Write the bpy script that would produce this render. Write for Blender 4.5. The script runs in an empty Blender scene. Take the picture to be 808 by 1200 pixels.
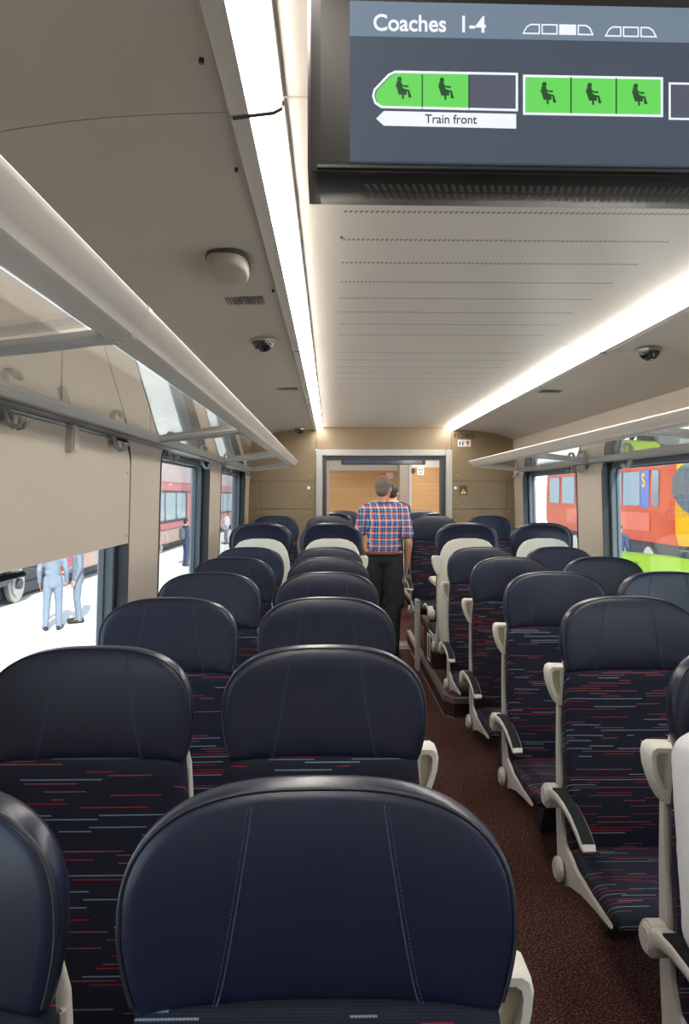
import bpy, bmesh, math, random
from mathutils import Vector, Matrix
random.seed(7)
PI = math.pi
scene = bpy.context.scene
COL = scene.collection

# ------------------------------------------------------------------ materials
def newmat(name):
    m = bpy.data.materials.new(name); m.use_nodes = True
    return m, m.node_tree.nodes, m.node_tree.links

def mat(name, col, rough=.5, metal=0., spec=.5, noise=0., nscale=40., bump=0., bscale=300., emit=None, coat=0.):
    m, N, L = newmat(name)
    b = N['Principled BSDF']
    b.inputs['Base Color'].default_value = (*col, 1)
    b.inputs['Roughness'].default_value = rough
    b.inputs['Metallic'].default_value = metal
    b.inputs['Specular IOR Level'].default_value = spec
    b.inputs['Coat Weight'].default_value = coat
    if emit:
        b.inputs['Emission Color'].default_value = (*emit[0], 1)
        b.inputs['Emission Strength'].default_value = emit[1]
    if noise or bump:
        tc = N.new('ShaderNodeTexCoord')
        n = N.new('ShaderNodeTexNoise'); n.inputs['Scale'].default_value = nscale; n.inputs['Detail'].default_value = 4
        L.new(tc.outputs['Object'], n.inputs['Vector'])
        if noise:
            mx = N.new('ShaderNodeMix'); mx.data_type = 'RGBA'
            mx.inputs[6].default_value = (*[c*(1-noise) for c in col], 1)
            mx.inputs[7].default_value = (*[min(1, c*(1+noise)) for c in col], 1)
            L.new(n.outputs['Fac'], mx.inputs[0]); L.new(mx.outputs[2], b.inputs['Base Color'])
        if bump:
            n2 = N.new('ShaderNodeTexNoise'); n2.inputs['Scale'].default_value = bscale; n2.inputs['Detail'].default_value = 3
            L.new(tc.outputs['Object'], n2.inputs['Vector'])
            bp = N.new('ShaderNodeBump'); bp.inputs['Strength'].default_value = bump; bp.inputs['Distance'].default_value = .002
            L.new(n2.outputs['Fac'], bp.inputs['Height']); L.new(bp.outputs['Normal'], b.inputs['Normal'])
    return m

def emis(name, col, s):
    m, N, L = newmat(name)
    N.remove(N['Principled BSDF'])
    e = N.new('ShaderNodeEmission'); e.inputs[0].default_value = (*col, 1); e.inputs[1].default_value = s
    L.new(e.outputs[0], N['Material Output'].inputs[0])
    return m

class NB:                                   # tiny node helper
    def __init__(s, m): s.N = m.node_tree.nodes; s.L = m.node_tree.links
    def m(s, op, a, b=None, c=None):
        n = s.N.new('ShaderNodeMath'); n.operation = op
        for i, v in enumerate((a, b, c)):
            if v is None: continue
            if isinstance(v, (int, float)): n.inputs[i].default_value = v
            else: s.L.new(v, n.inputs[i])
        return n.outputs[0]
    def mix(s, f, a, b):
        n = s.N.new('ShaderNodeMix'); n.data_type = 'RGBA'
        if isinstance(f, (int, float)): n.inputs[0].default_value = f
        else: s.L.new(f, n.inputs[0])
        for i, v in ((6, a), (7, b)):
            if isinstance(v, tuple): n.inputs[i].default_value = (*v, 1)
            else: s.L.new(v, n.inputs[i])
        return n.outputs[2]
    def coords(s, kind='Object'):
        tc = s.N.new('ShaderNodeTexCoord'); sp = s.N.new('ShaderNodeSeparateXYZ')
        s.L.new(tc.outputs[kind], sp.inputs[0])
        return sp.outputs[0], sp.outputs[1], sp.outputs[2]
    def vec(s, x, y, z):
        n = s.N.new('ShaderNodeCombineXYZ')
        for i, v in enumerate((x, y, z)):
            if isinstance(v, (int, float)): n.inputs[i].default_value = v
            else: s.L.new(v, n.inputs[i])
        return n.outputs[0]
    def white(s, v):
        n = s.N.new('ShaderNodeTexWhiteNoise'); n.noise_dimensions = '3D'; s.L.new(v, n.inputs[0]); return n.outputs[0]
    def noise(s, v, scale=1., detail=0.):
        n = s.N.new('ShaderNodeTexNoise'); n.inputs['Scale'].default_value = scale; n.inputs['Detail'].default_value = detail
        s.L.new(v, n.inputs['Vector']); return n.outputs['Fac']

def fabric_mat(name, ky, kz):
    m = mat(name, (.012, .013, .026), .85, spec=.25); nb = NB(m)
    x, y, z = nb.coords()
    oi = nb.N.new('ShaderNodeObjectInfo'); rnd = nb.m('MULTIPLY', oi.outputs['Random'], 37.)
    s = nb.m('ADD', nb.m('MULTIPLY', z, kz), nb.m('MULTIPLY', y, ky))
    q = nb.m('MULTIPLY', s, 1/.0090)
    r = nb.m('FLOOR', q); f = nb.m('FRACT', q)
    rr = nb.white(nb.vec(r, rnd, 3.1))
    r2 = nb.white(nb.vec(r, rnd, 9.7))
    n = nb.noise(nb.vec(nb.m('ADD', nb.m('MULTIPLY', x, 6.5), nb.m('MULTIPLY', rr, 60.)), nb.m('MULTIPLY', r, 13.7), rnd), 1., 0.)
    dash = nb.m('GREATER_THAN', n, .578)
    line = nb.m('LESS_THAN', f, nb.m('ADD', .20, nb.m('MULTIPLY', r2, .14)))
    # woven breaks along the dash
    wv = nb.m('LESS_THAN', nb.m('FRACT', nb.m('MULTIPLY', x, 1/.0042)), .86)
    mask = nb.m('MULTIPLY', nb.m('MULTIPLY', dash, line), wv)
    red, pink, blue = (.40, .008, .014), (.25, .07, .08), (.18, .24, .31)
    c = nb.mix(nb.m('GREATER_THAN', r2, .36), red, pink)
    c = nb.mix(nb.m('GREATER_THAN', r2, .64), c, blue)
    rib = nb.m('GREATER_THAN', nb.m('FRACT', nb.m('MULTIPLY', s, 1/.0042)), .5)
    base = nb.mix(rib, (.007, .008, .018), (.013, .015, .029))
    nb.L.new(nb.mix(mask, base, c), nb.N['Principled BSDF'].inputs['Base Color'])
    return m

def carpet_mat():
    m = mat('speckled_carpet', (.05, .02, .02), .95, spec=.1); nb = NB(m)
    x, y, z = nb.coords()
    v = nb.vec(x, y, z)
    n = nb.noise(v, 330., 2.); n2 = nb.noise(v, 150., 3.)
    a = nb.mix(nb.m('SMOOTH_MIN', nb.m('MULTIPLY', nb.m('MAXIMUM', nb.m('SUBTRACT', n, .42), 0.), 5.), 1., .1), (.014, .006, .006), (.085, .030, .026))
    b = nb.mix(nb.m('GREATER_THAN', n2, .58), a, (.17, .085, .065))
    nb.L.new(b, nb.N['Principled BSDF'].inputs['Base Color'])
    bp = nb.N.new('ShaderNodeBump'); bp.inputs['Strength'].default_value = .6; bp.inputs['Distance'].default_value = .003
    nb.L.new(n, bp.inputs['Height']); nb.L.new(bp.outputs[0], nb.N['Principled BSDF'].inputs['Normal'])
    return m

def ceiling_mat():
    c0 = (.80, .73, .65)
    m = mat('perforated_ceiling', c0, .32, spec=.4); nb = NB(m)
    x, y, z = nb.coords()
    row = nb.m('FRACT', nb.m('DIVIDE', nb.m('SUBTRACT', y, 1.32), .2))
    inrow = nb.m('LESS_THAN', nb.m('ABSOLUTE', nb.m('SUBTRACT', row, .5)), .036)
    dots = nb.m('LESS_THAN', nb.m('FRACT', nb.m('ADD', nb.m('MULTIPLY', x, 1/.0135), nb.m('MULTIPLY', row, 5.))), .5)
    inx = nb.m('MULTIPLY', nb.m('GREATER_THAN', x, .03), nb.m('LESS_THAN', x, .96))
    ok = nb.m('MULTIPLY', nb.m('GREATER_THAN', y, 1.36), nb.m('LESS_THAN', y, 5.3))
    nogap = nb.m('GREATER_THAN', nb.m('ABSOLUTE', nb.m('SUBTRACT', y, 3.42)), .08)
    k = nb.m('MULTIPLY', nb.m('MULTIPLY', nb.m('MULTIPLY', inrow, dots), inx), nb.m('MULTIPLY', ok, nogap))
    nb.L.new(nb.mix(k, c0, (.20, .18, .16)), nb.N['Principled BSDF'].inputs['Base Color'])
    return m

def wood_mat():
    m = mat('oak_laminate', (.5, .3, .15), .35); nb = NB(m)
    x, y, z = nb.coords()
    n = nb.noise(nb.vec(nb.m('MULTIPLY', x, .9), y, nb.m('MULTIPLY', z, 30.)), 1.6, 5.)
    n2 = nb.noise(nb.vec(nb.m('MULTIPLY', x, 1.2), y, nb.m('MULTIPLY', z, 120.)), 1.6, 3.)
    c = nb.mix(n, (.42, .225, .085), (.66, .42, .20)); c = nb.mix(nb.m('MULTIPLY', n2, .35), c, (.30, .16, .07))
    nb.L.new(c, nb.N['Principled BSDF'].inputs['Base Color'])
    return m

def plaid_mat():
    m = mat('plaid_cotton', (.05, .08, .3), .9, spec=.1); nb = NB(m)
    x, y, z = nb.coords()
    def stripes(c, per):
        p = nb.m('FRACT', nb.m('DIVIDE', c, per))
        return p
    px, pz = stripes(nb.m('ADD', x, nb.m('MULTIPLY', y, .35)), .062), stripes(z, .062)
    def band(p, a, b): return nb.m('MULTIPLY', nb.m('GREATER_THAN', p, a), nb.m('LESS_THAN', p, b))
    base = (.012, .030, .22)
    def layer(p):
        c = nb.mix(band(p, .0, .14), base, (.10, .38, .62))
        c = nb.mix(band(p, .36, .56), c, (.64, .64, .66))
        c = nb.mix(band(p, .56, .80), c, (.68, .15, .025))
        return c
    c = nb.mix(.5, layer(px), layer(pz))
    nb.L.new(c, nb.N['Principled BSDF'].inputs['Base Color'])
    return m

def glass_mat(name, tint, strength=1., ior=1.5):
    m, N, L = newmat(name); N.remove(N['Principled BSDF'])
    t = N.new('ShaderNodeBsdfTransparent'); t.inputs[0].default_value = (*tint, 1)
    g = N.new('ShaderNodeBsdfGlossy'); g.inputs['Roughness'].default_value = .0
    g.inputs[0].default_value = (strength, strength, strength, 1)
    f = N.new('ShaderNodeFresnel'); ge = N.new('ShaderNodeNewGeometry'); mr = N.new('ShaderNodeMapRange')   # same reflectance from either face of the thin pane
    mr.inputs[3].default_value = ior; mr.inputs[4].default_value = 1/ior
    L.new(ge.outputs['Backfacing'], mr.inputs[0]); L.new(mr.outputs[0], f.inputs[0])
    mx = N.new('ShaderNodeMixShader')
    L.new(f.outputs[0], mx.inputs[0]); L.new(t.outputs[0], mx.inputs[1]); L.new(g.outputs[0], mx.inputs[2])
    L.new(mx.outputs[0], N['Material Output'].inputs[0])
    return m

M = {}
M['fabric'] = fabric_mat('striped_moquette', .7, 1.); M['fabric_seat'] = fabric_mat('striped_moquette_cushion', -1., -1.); M['carpet'] = carpet_mat(); M['ceiling'] = ceiling_mat(); M['wood'] = wood_mat(); M['plaid'] = plaid_mat()
M['leather'] = mat('navy_leather', (.0095, .0130, .032), .30, spec=.5, noise=.15, nscale=9, bump=.12, bscale=420)
M['leather_trim'] = mat('navy_piping', (.009, .011, .020), .45)
M['thread'] = mat('seam_thread', (.035, .045, .085), .7)
M['shell'] = mat('warm_grey_plastic', (.46, .43, .385), .42, noise=.03, nscale=6)
M['shell_back'] = mat('cream_plastic', (.62, .60, .53), .4, noise=.03, nscale=6)
M['handle_in'] = mat('beige_recess', (.42, .37, .27), .6)
M['pad'] = mat('charcoal_pad', (.010, .011, .014), .7, spec=.15, bump=.2, bscale=600)
M['dark'] = mat('black_plastic', (.012, .012, .013), .35)
M['darkmetal'] = mat('dark_grey_metal', (.07, .07, .075), .45, metal=.4)
M['soffit'] = mat('soffit_paint', (.52, .465, .405), .45, noise=.03, nscale=3)
M['wall'] = mat('beige_wall', (.60, .51, .425), .5, noise=.03, nscale=3, bump=.05, bscale=250)
M['seam'] = mat('seam_dark', (.10, .09, .08), .8)
M['brown'] = mat('bronze_panel', (.235, .172, .10), .33, noise=.04, nscale=4, bump=.04, bscale=500)
M['alu'] = mat('brushed_aluminium', (.44, .43, .41), .40, metal=.3, noise=.04, nscale=20)
M['rail'] = mat('silver_rail', (.56, .51, .455), .5, metal=.0, noise=.02, nscale=8)
M['rail_grey'] = mat('grey_rail', (.36, .36, .355), .45, metal=.2)
M['lightbody'] = mat('light_housing', (.70, .66, .62), .35)
M['gasket'] = mat('window_rubber', (.018, .021, .026), .4)
M['jamb'] = mat('blue_grey_jamb', (.09, .115, .14), .35, noise=.06, nscale=5)
M['steel'] = mat('stainless_steel', (.45, .43, .40), .32, metal=.8)
M['chrome'] = mat('chrome', (.75, .75, .75), .12, metal=1.)
M['hook'] = mat('hook_grey', (.33, .33, .33), .4)
M['table'] = mat('table_laminate', (.52, .42, .31), .4)
M['white'] = mat('white_paint', (.80, .79, .77), .4)
M['black'] = mat('black_print', (.01, .01, .01), .6)
M['red'] = mat('red_print', (.55, .01, .015), .5)
M['yellow'] = mat('yellow_print', (.85, .50, .02), .5)
M['blacknavy'] = mat('black_cover', (.007, .007, .009), .45)
M['glass'] = glass_mat('window_glass', (.90, .95, .95), 1., 1.45)
M['rackglass'] = glass_mat('rack_glass', (.86, .88, .87), 1., 1.75)
M['light'] = emis('light_diffuser', (1., .94, .86), 26.)
M['screen'] = mat('screen_face', (.02, .025, .03), .15, emit=((.046, .062, .092), .80))
M['screen_head'] = mat('screen_header', (.02, .025, .03), .15, emit=((.16, .215, .285), .80))
M['screen_white'] = mat('screen_white', (.02, .02, .02), .2, emit=((.80, .84, .90), .9))
M['screen_green'] = mat('screen_green', (.02, .02, .02), .2, emit=((.13, .68, .10), .80))
M['screen_grey'] = mat('screen_grey', (.02, .02, .02), .2, emit=((.075, .085, .125), .80))
M['screen_dark'] = mat('screen_dark', (.01, .01, .01), .3, emit=((.012, .07, .02), .80))
M['bezel'] = mat('bezel_black', (.016, .014, .012), .45, spec=.4)
M['vent'] = mat('vent_slot', (.16, .15, .13), .6)
M['skin'] = mat('skin', (.48, .24, .15), .55, noise=.08, nscale=30)
M['hair_grey'] = mat('grey_hair', (.135, .108, .088), .8, noise=.6, nscale=90, bump=.6, bscale=220)
M['hair_dark'] = mat('dark_hair', (.010, .008, .006), .7, noise=.4, nscale=90, bump=.5, bscale=220)
M['jeans'] = mat('black_jeans', (.018, .019, .021), .9, noise=.3, nscale=25, bump=.3, bscale=60)
M['belt'] = mat('brown_belt', (.13, .035, .018), .5)
M['suit_dark'] = mat('black_suit', (.018, .017, .017), .85)
M['suit_blue'] = mat('blue_suit', (.17, .20, .26), .85, noise=.2, nscale=12)
M['suit_navy'] = mat('navy_suit', (.03, .045, .11), .85, noise=.2, nscale=12)
M['shirt_white'] = mat('white_shirt', (.62, .62, .64), .9, noise=.05, nscale=18, bump=.4, bscale=25)
M['shoe'] = mat('black_shoe', (.012, .011, .010), .4)
M['bag'] = mat('grey_backpack', (.13, .14, .15), .9)
M['ground'] = mat('pale_paving', (.74, .72, .69), .9, noise=.08, nscale=1.5)
M['t_red'] = mat('train_red', (.50, .025, .018), .3, noise=.06, nscale=1.)
M['t_roof'] = mat('train_roof', (.50, .36, .34), .6)
M['t_skirt'] = mat('train_skirt', (.50, .33, .26), .6)
M['t_orange'] = mat('train_orange', (.58, .062, .004), .4, spec=.2)
M['t_reflect'] = mat('train_salmon_reflection', (.70, .13, .06), .4, spec=.2)  # salmon of the bright reflection on the orange side, painted as colour
M['t_yellow'] = mat('train_yellow', (.75, .36, .0), .35, spec=.2)
M['t_blue'] = mat('train_blue', (.05, .11, .42), .3)
M['t_glass'] = mat('train_window', (.17, .22, .26), .08, spec=.9)  # base tint lightened to stand in for reflections on the panes
M['t_under'] = mat('train_underframe', (.06, .065, .07), .7)
M['lime'] = mat('lime_paint', (.125, .20, .012), .5, spec=.2)
M['tent'] = mat('white_canvas', (.85, .86, .88), .8)
M['far_grey'] = mat('pale_hall', (.62, .66, .70), .8)

# ------------------------------------------------------------------ mesh helpers
def B(): return bmesh.new()

def add_box(bm, x0, x1, y0, y1, z0, z1, bev=0., seg=2, mi=0, rot=None):
    b = bmesh.new()
    bmesh.ops.create_cube(b, size=1)
    for v in b.verts:
        v.co = Vector(((x0+x1)/2 + v.co.x*(x1-x0), (y0+y1)/2 + v.co.y*(y1-y0), (z0+z1)/2 + v.co.z*(z1-z0)))
    if bev: bmesh.ops.bevel(b, geom=b.edges[:], offset=bev, segments=seg, affect='EDGES', clamp_overlap=True)
    if rot is not None: bmesh.ops.transform(b, matrix=rot, verts=b.verts)
    merge(bm, b, mi)

def merge(bm, b, mi=0):
    for f in b.faces: f.material_index = mi
    me = bpy.data.meshes.new('tmp'); b.to_mesh(me); b.free()
    bm.from_mesh(me); bpy.data.meshes.remove(me)

def loft(bm, rings, cap0=True, cap1=True, closed=True, mi=0):
    vs = [[bm.verts.new(p) for p in r] for r in rings]
    n = len(vs[0])
    for a, b in zip(vs, vs[1:]):
        for i in range(n if closed else n-1):
            j = (i+1) % n
            f = bm.faces.new((a[i], a[j], b[j], b[i])); f.material_index = mi
    if cap0: bm.faces.new(vs[0][::-1]).material_index = mi
    if cap1: bm.faces.new(vs[-1]).material_index = mi
    return vs

def tube(bm, pts, r, seg=8, mi=0, rx=None):
    pts = [Vector(p) for p in pts]; rings = []
    up = Vector((0, 0, 1)); prev = None
    for i, p in enumerate(pts):
        t = (pts[min(i+1, len(pts)-1)] - pts[max(i-1, 0)]).normalized()
        if prev is None:
            a = up if abs(t.z) < .9 else Vector((1, 0, 0)); s = t.cross(a).normalized()
        else: s = (prev - t*prev.dot(t)).normalized()
        prev = s; u = s.cross(t).normalized()
        rr = r[i] if isinstance(r, (list, tuple)) else r
        rings.append([p + (s*math.cos(k*2*PI/seg) + u*math.sin(k*2*PI/seg))*rr for k in range(seg)])
    loft(bm, rings, mi=mi)

def prism(bm, poly, axis, a0, a1, bev=0., mi=0):
    """poly: 2-D points; axis 'x' -> (y,z), 'y' -> (x,z), 'z' -> (x,y)"""
    b = bmesh.new()
    def P(p, a): return {'x': (a, p[0], p[1]), 'y': (p[0], a, p[1]), 'z': (p[0], p[1], a)}[axis]
    v0 = [b.verts.new(P(p, a0)) for p in poly]; v1 = [b.verts.new(P(p, a1)) for p in poly]
    n = len(poly)
    b.faces.new(v0); b.faces.new(v1[::-1])
    for i in range(n): b.faces.new((v0[i], v1[i], v1[(i+1) % n], v0[(i+1) % n]))
    bmesh.ops.recalc_face_normals(b, faces=b.faces)
    if bev: bmesh.ops.bevel(b, geom=b.edges[:], offset=bev, segments=2, affect='EDGES', clamp_overlap=True)
    merge(bm, b, mi)

def disc(bm, c, axis, r, h, seg=24, bev=0., mi=0):
    b = bmesh.new()
    bmesh.ops.create_cone(b, cap_ends=True, segments=seg, radius1=r, radius2=r, depth=h)
    if bev: bmesh.ops.bevel(b, geom=[e for e in b.edges if abs(e.verts[0].co.z-e.verts[1].co.z) < 1e-6], offset=bev, segments=2, affect='EDGES')
    R = {'x': Matrix.Rotation(PI/2, 4, 'Y'), 'y': Matrix.Rotation(PI/2, 4, 'X'), 'z': Matrix.Identity(4)}[axis]
    bmesh.ops.transform(b, matrix=Matrix.Translation(c) @ R, verts=b.verts)
    merge(bm, b, mi)

def ball(bm, c, r, seg=16, mi=0):
    b = bmesh.new(); bmesh.ops.create_uvsphere(b, u_segments=seg, v_segments=max(6, seg*2//3), radius=1)
    r = r if isinstance(r, (list, tuple)) else (r, r, r)
    for v in b.verts: v.co = Vector((c[0]+v.co.x*r[0], c[1]+v.co.y*r[1], c[2]+v.co.z*r[2]))
    merge(bm, b, mi)

def rrect(w0, w1, h0, h1, r, n=6):
    pts = []
    for cx, cy, a0 in ((w1-r, h1-r, 0), (w0+r, h1-r, 90), (w0+r, h0+r, 180), (w1-r, h0+r, 270)):
        for k in range(n+1):
            a = math.radians(a0 + 90*k/n); pts.append((cx+r*math.cos(a), cy+r*math.sin(a)))
    return pts

def obj(name, bm, mats, parent=None, smooth=True, angle=40, loc=None):
    me = bpy.data.meshes.new(name)
    bmesh.ops.recalc_face_normals(bm, faces=bm.faces)
    bm.to_mesh(me); bm.free()
    mats = mats if isinstance(mats, (list, tuple)) else [mats]
    for m in mats: me.materials.append(M[m] if isinstance(m, str) else m)
    if smooth:
        me.polygons.foreach_set('use_smooth', [True]*len(me.polygons))
        me.set_sharp_from_angle(angle=math.radians(angle))
    o = bpy.data.objects.new(name, me); COL.objects.link(o)
    if parent: o.parent = parent
    if loc: o.location = loc
    return o

def tag(o, label=None, cat=None, group=None, kind=None):
    if label: o['label'] = label
    if cat: o['category'] = cat
    if group: o['group'] = group
    if kind: o['kind'] = kind
    return o

def thing(name, label, cat, loc=(0, 0, 0), rz=0, group=None):
    o = bpy.data.objects.new(name, None); COL.objects.link(o)
    o.location = loc; o.rotation_euler = (0, 0, rz); o.empty_display_size = .1
    return tag(o, label, cat, group)

def struct(name, bm, m, parent=None, label=None, **kw):
    o = obj(name, bm, m, parent, **kw)
    if not parent: tag(o, label or name.replace('_', ' '), name.split('_')[0], kind='structure')
    return o

def copy_tree(o, parent=None):
    c = o.copy(); COL.objects.link(c)
    if parent: c.parent = parent
    for ch in list(o.children): copy_tree(ch, c)
    return c

def text_mesh(name, s, size, m, parent, loc, rot=(PI/2, 0, 0), ext=.0006, align='LEFT', sx=1., thick=0.):
    cu = bpy.data.curves.new(name, 'FONT'); cu.body = s; cu.size = size; cu.extrude = ext; cu.align_x = align; cu.offset = thick
    t = bpy.data.objects.new('tmp', cu); COL.objects.link(t)
    dg = bpy.context.evaluated_depsgraph_get()
    me = bpy.data.meshes.new_from_object(t.evaluated_get(dg)); me.name = name
    bpy.data.objects.remove(t); bpy.data.curves.remove(cu)
    me.materials.clear(); me.materials.append(M[m])
    o = bpy.data.objects.new(name, me); COL.objects.link(o); o.parent = parent
    o.location = loc; o.rotation_euler = rot; o.scale = (sx, 1, 1)
    return o

# ------------------------------------------------------------------ camera
CX, CZ = 0., 1.58
cam = bpy.data.cameras.new('camera'); co = bpy.data.objects.new('camera', cam); COL.objects.link(co)
YAW = math.radians(1.2)
co.location = (0, 0, CZ); co.rotation_euler = (PI/2, 0, -YAW)
cam.sensor_width = 36; cam.lens = 36*840/1200; cam.clip_start = .02; cam.clip_end = 400
cam.shift_x = -(388 + 840*math.tan(YAW) - 404)/1200
cam.shift_y = -20/1200
scene.camera = co

# ------------------------------------------------------------------ room shell
XL, XR = -.87, 1.96
TILT = .026
def xl(z): return XL + TILT*(z-1.5)
def xr(z): return XR - TILT*(z-1.5)
Y0, YB, YE = -2.2, 7.6, 11.6
ZT = 2.155; ZC = 2.30
ZW0, ZW1 = .74, 1.825
WIN = [(-1.55, .85), (1.45, 3.11), (3.65, 5.13), (5.65, 7.25), (8.25, 9.95)]

def wall_side(name, xf, sgn, label):
    bm = B()
    T = .13
    def P(y, z, off=0.): return (xf(z) + sgn*off, y, z)
    def quad(y0, y1, z0, z1):
        for off in (0., T):
            vs = [bm.verts.new(P(y, z, off)) for y, z in ((y0, z0), (y1, z0), (y1, z1), (y0, z1))]
            bm.faces.new(vs)
    ys = Y0
    quad(Y0, YE, -.05, ZW0-.04); quad(Y0, YE, ZW1+.04, ZT+.01)
    for a, b in WIN:
        quad(ys, a-.04, ZW0-.04, ZW1+.04)
        outer0 = (a-.04, b+.04, ZW0-.04, ZW1+.04)
        inner = rrect(a, b, ZW0, ZW1, .11, 7)
        # outer ring: project each inner point to the rectangle
        cy, cz = (a+b)/2, (ZW0+ZW1)/2
        outer = []
        n = 8
        corners = ((outer0[1], outer0[3]), (outer0[0], outer0[3]), (outer0[0], outer0[2]), (outer0[1], outer0[2]))
        for q in range(4):
            c = corners[q]
            for k in range(n):
                p = inner[q*n+k]
                if q in (0, 2): o_ = (c[0], p[1]) if k < n/2 else (p[0], c[1])
                else: o_ = (p[0], c[1]) if k < n/2 else (c[0], p[1])
                if k == n//2 or k == n//2-1: o_ = c
                outer.append(o_)
        loft(bm, [[P(*p) for p in outer], [P(*p) for p in inner], [P(*p, T) for p in inner], [P(*p, T) for p in outer]], cap0=False, cap1=False)
        ys = b+.04
    quad(ys, YE, ZW0-.04, ZW1+.04)
    bmesh.ops.remove_doubles(bm, verts=bm.verts, dist=1e-5)
    return struct(name, bm, 'wall', label=label, smooth=False)

wall_side('wall_left', xl, -1, 'beige carriage side wall on the left')
wall_side('wall_right', xr, 1, 'beige carriage side wall on the right')

wn = 0
for side, xf, sg in (('left', xl, -1), ('right', xr, 1)):
    for a, b in WIN:
        wn += 1
        root = bpy.data.objects.new('window_%d' % wn, None); COL.objects.link(root)
        root.location = (xf(1.3), (a+b)/2, 0)
        tag(root, 'carriage window on the %s side, %s' % (side, {WIN[0]: 'beside the camera', WIN[1]: 'nearest', WIN[2]: 'second ahead', WIN[3]: 'last before the bulkhead', WIN[4]: 'beyond the doorway'}[(a, b)]), 'window', kind='structure')
        L0 = Vector(root.location)
        def P(y, z, off): return Vector((xf(z) + sg*off, y, z)) - L0
        def ring(bm, i0, o0, i1, o1, r, mi=0):
            ra = lambda d: rrect(a+d, b-d, ZW0+d, ZW1-d, max(.02, r-d), 7)
            loft(bm, [[P(*p, o0) for p in ra(i0)], [P(*p, o0) for p in ra(i1)], [P(*p, o1) for p in ra(i1)], [P(*p, o1) for p in ra(i0)], [P(*p, o0) for p in ra(i0)]], cap0=False, cap1=False, mi=mi)
        bm = B(); ring(bm, .002, -.004, .014, .05, .11); obj('gasket', bm, 'gasket', root)
        bm = B(); ring(bm, .012, .05, .05, .11, .11); ring(bm, .05, .085, .062, .105, .11)
        obj('window_frame', bm, 'jamb', root)
        bm = B(); rr_ = rrect(a+.045, b-.045, ZW0+.045, ZW1-.045, .07, 7)
        loft(bm, [[P(*p, .096) for p in rr_], [P(*p, .101) for p in rr_]])
        obj('pane', bm, 'glass', root, smooth=False)

# floor
bm = B(); add_box(bm, XL-.2, XR+.2, Y0, YE, -.12, 0)
struct('floor', bm, 'carpet', label='dark maroon speckled carpet floor of the aisle', smooth=False)
# end walls
bm = B(); add_box(bm, XL-.1, XR+.1, Y0-.1, Y0, -.05, 2.35); struct('wall_rear', bm, 'wall', label='wall behind the camera', smooth=False)

# ceiling centre with groove gaps
SE = [Y0, -.75, 1.30, 3.42, 5.45, 7.6]
bm = B()
for a, b in zip(SE, SE[1:]):
    add_box(bm, -.085, 1.235, a+.002, b-.002, ZC, ZC+.012)
add_box(bm, -.1, 1.25, Y0, YB, ZC+.013, ZC+.03, mi=1)
struct('ceiling', bm, ['ceiling', 'seam'], label='pale ceiling panels with rows of small perforations', smooth=False)

def soffit(name, sg, label):
    c = .575
    def X(d): return c + sg*d
    prof = [(.76, 2.272), (.85, 2.268), (.95, 2.262), (1.05, 2.252), (1.15, 2.236), (1.25, 2.212), (1.33, 2.185), (1.40, 2.15)]
    bm = B()
    for a, b in zip(SE, SE[1:]):
        up = [(X(d), z+.012) for d, z in prof][::-1]
        poly = [(X(d), z) for d, z in prof] + up
        loft(bm, [[(p[0], a+.0015, p[1]) for p in poly], [(p[0], b-.0015, p[1]) for p in poly]])
    poly = [(X(d), z+.014) for d, z in prof] + [(X(d), z+.03) for d, z in prof][::-1]
    loft(bm, [[(p[0], Y0, p[1]) for p in poly], [(p[0], YB, p[1]) for p in poly]], mi=1)
    return struct(name, bm, ['soffit', 'seam'], label=label)
soffit('trim_1', -1, 'curved grey soffit above the left luggage rack')
soffit('trim_2', 1, 'curved grey soffit above the right luggage rack')

# vertical seams on the upper side walls above the racks
for i, (xf, sg, nm) in enumerate(((xl, 1, 'left'), (xr, -1, 'right'))):
    bm = B()
    for y in (1.2, 2.3, 3.42, 4.85, 5.9, 6.9):
        x = xf(2.0); add_box(bm, x-.002, x+.002, y-.003, y+.003, 1.88, 2.15)
    struct('trim_%d' % (3+i), bm, 'seam', label='thin upright joints in the %s upper wall' % nm, smooth=False)

# ------------------------------------------------------------------ ceiling lights
LN = ['over the camera', 'second along', 'third along', 'farthest, ending at the bulkhead']
for sg, nm in ((-1, 'left'), (1, 'right')):
    for k, (a, b) in enumerate(zip(SE[1:], SE[2:])):
        c = .575
        t = thing('ceiling_light', 'white strip light module on the %s of the ceiling, %s' % (nm, LN[k]), 'light', (c+sg*.7, (a+b)/2, 2.27), group='ceiling strip light modules')
        h = (b-a)/2-.007
        def prf(bm, pts):
            loft(bm, [[(sg*(d-.7), -h, z-2.27) for d, z in pts], [(sg*(d-.7), h, z-2.27) for d, z in pts]])
        bm = B(); prf(bm, [(.6645, 2.299), (.6645, 2.280), (.680, 2.272), (.722, 2.2665), (.722, 2.299)]); obj('diffuser', bm, 'light', t)
        bm = B(); prf(bm, [(.7225, 2.2655), (.752, 2.262), (.757, 2.264), (.757, 2.296), (.7225, 2.296)]); bm2 = B(); prf(bm2, [(.6605, 2.2995), (.6605, 2.2985), (.664, 2.2985), (.664, 2.2995)] if sg > 0 else [(.660, 2.2995), (.660, 2.289), (.664, 2.289), (.664, 2.2995)]); obj('inner_lip', bm2, 'seam', t)
        obj('housing', bm, 'lightbody', t)
        for e in (-1, 1):
            bm = B(); pe = [(.663, 2.2995), (.663, 2.279), (.679, 2.2705), (.722, 2.265), (.7525, 2.2605), (.7525, 2.2995)]; ye = sorted((e*(h+.0005), e*(h+.006)))
            loft(bm, [[(sg*(d-.7), y, z-2.27) for d, z in pe] for y in ye]); obj('end_cap', bm, 'seam', t)

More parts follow.
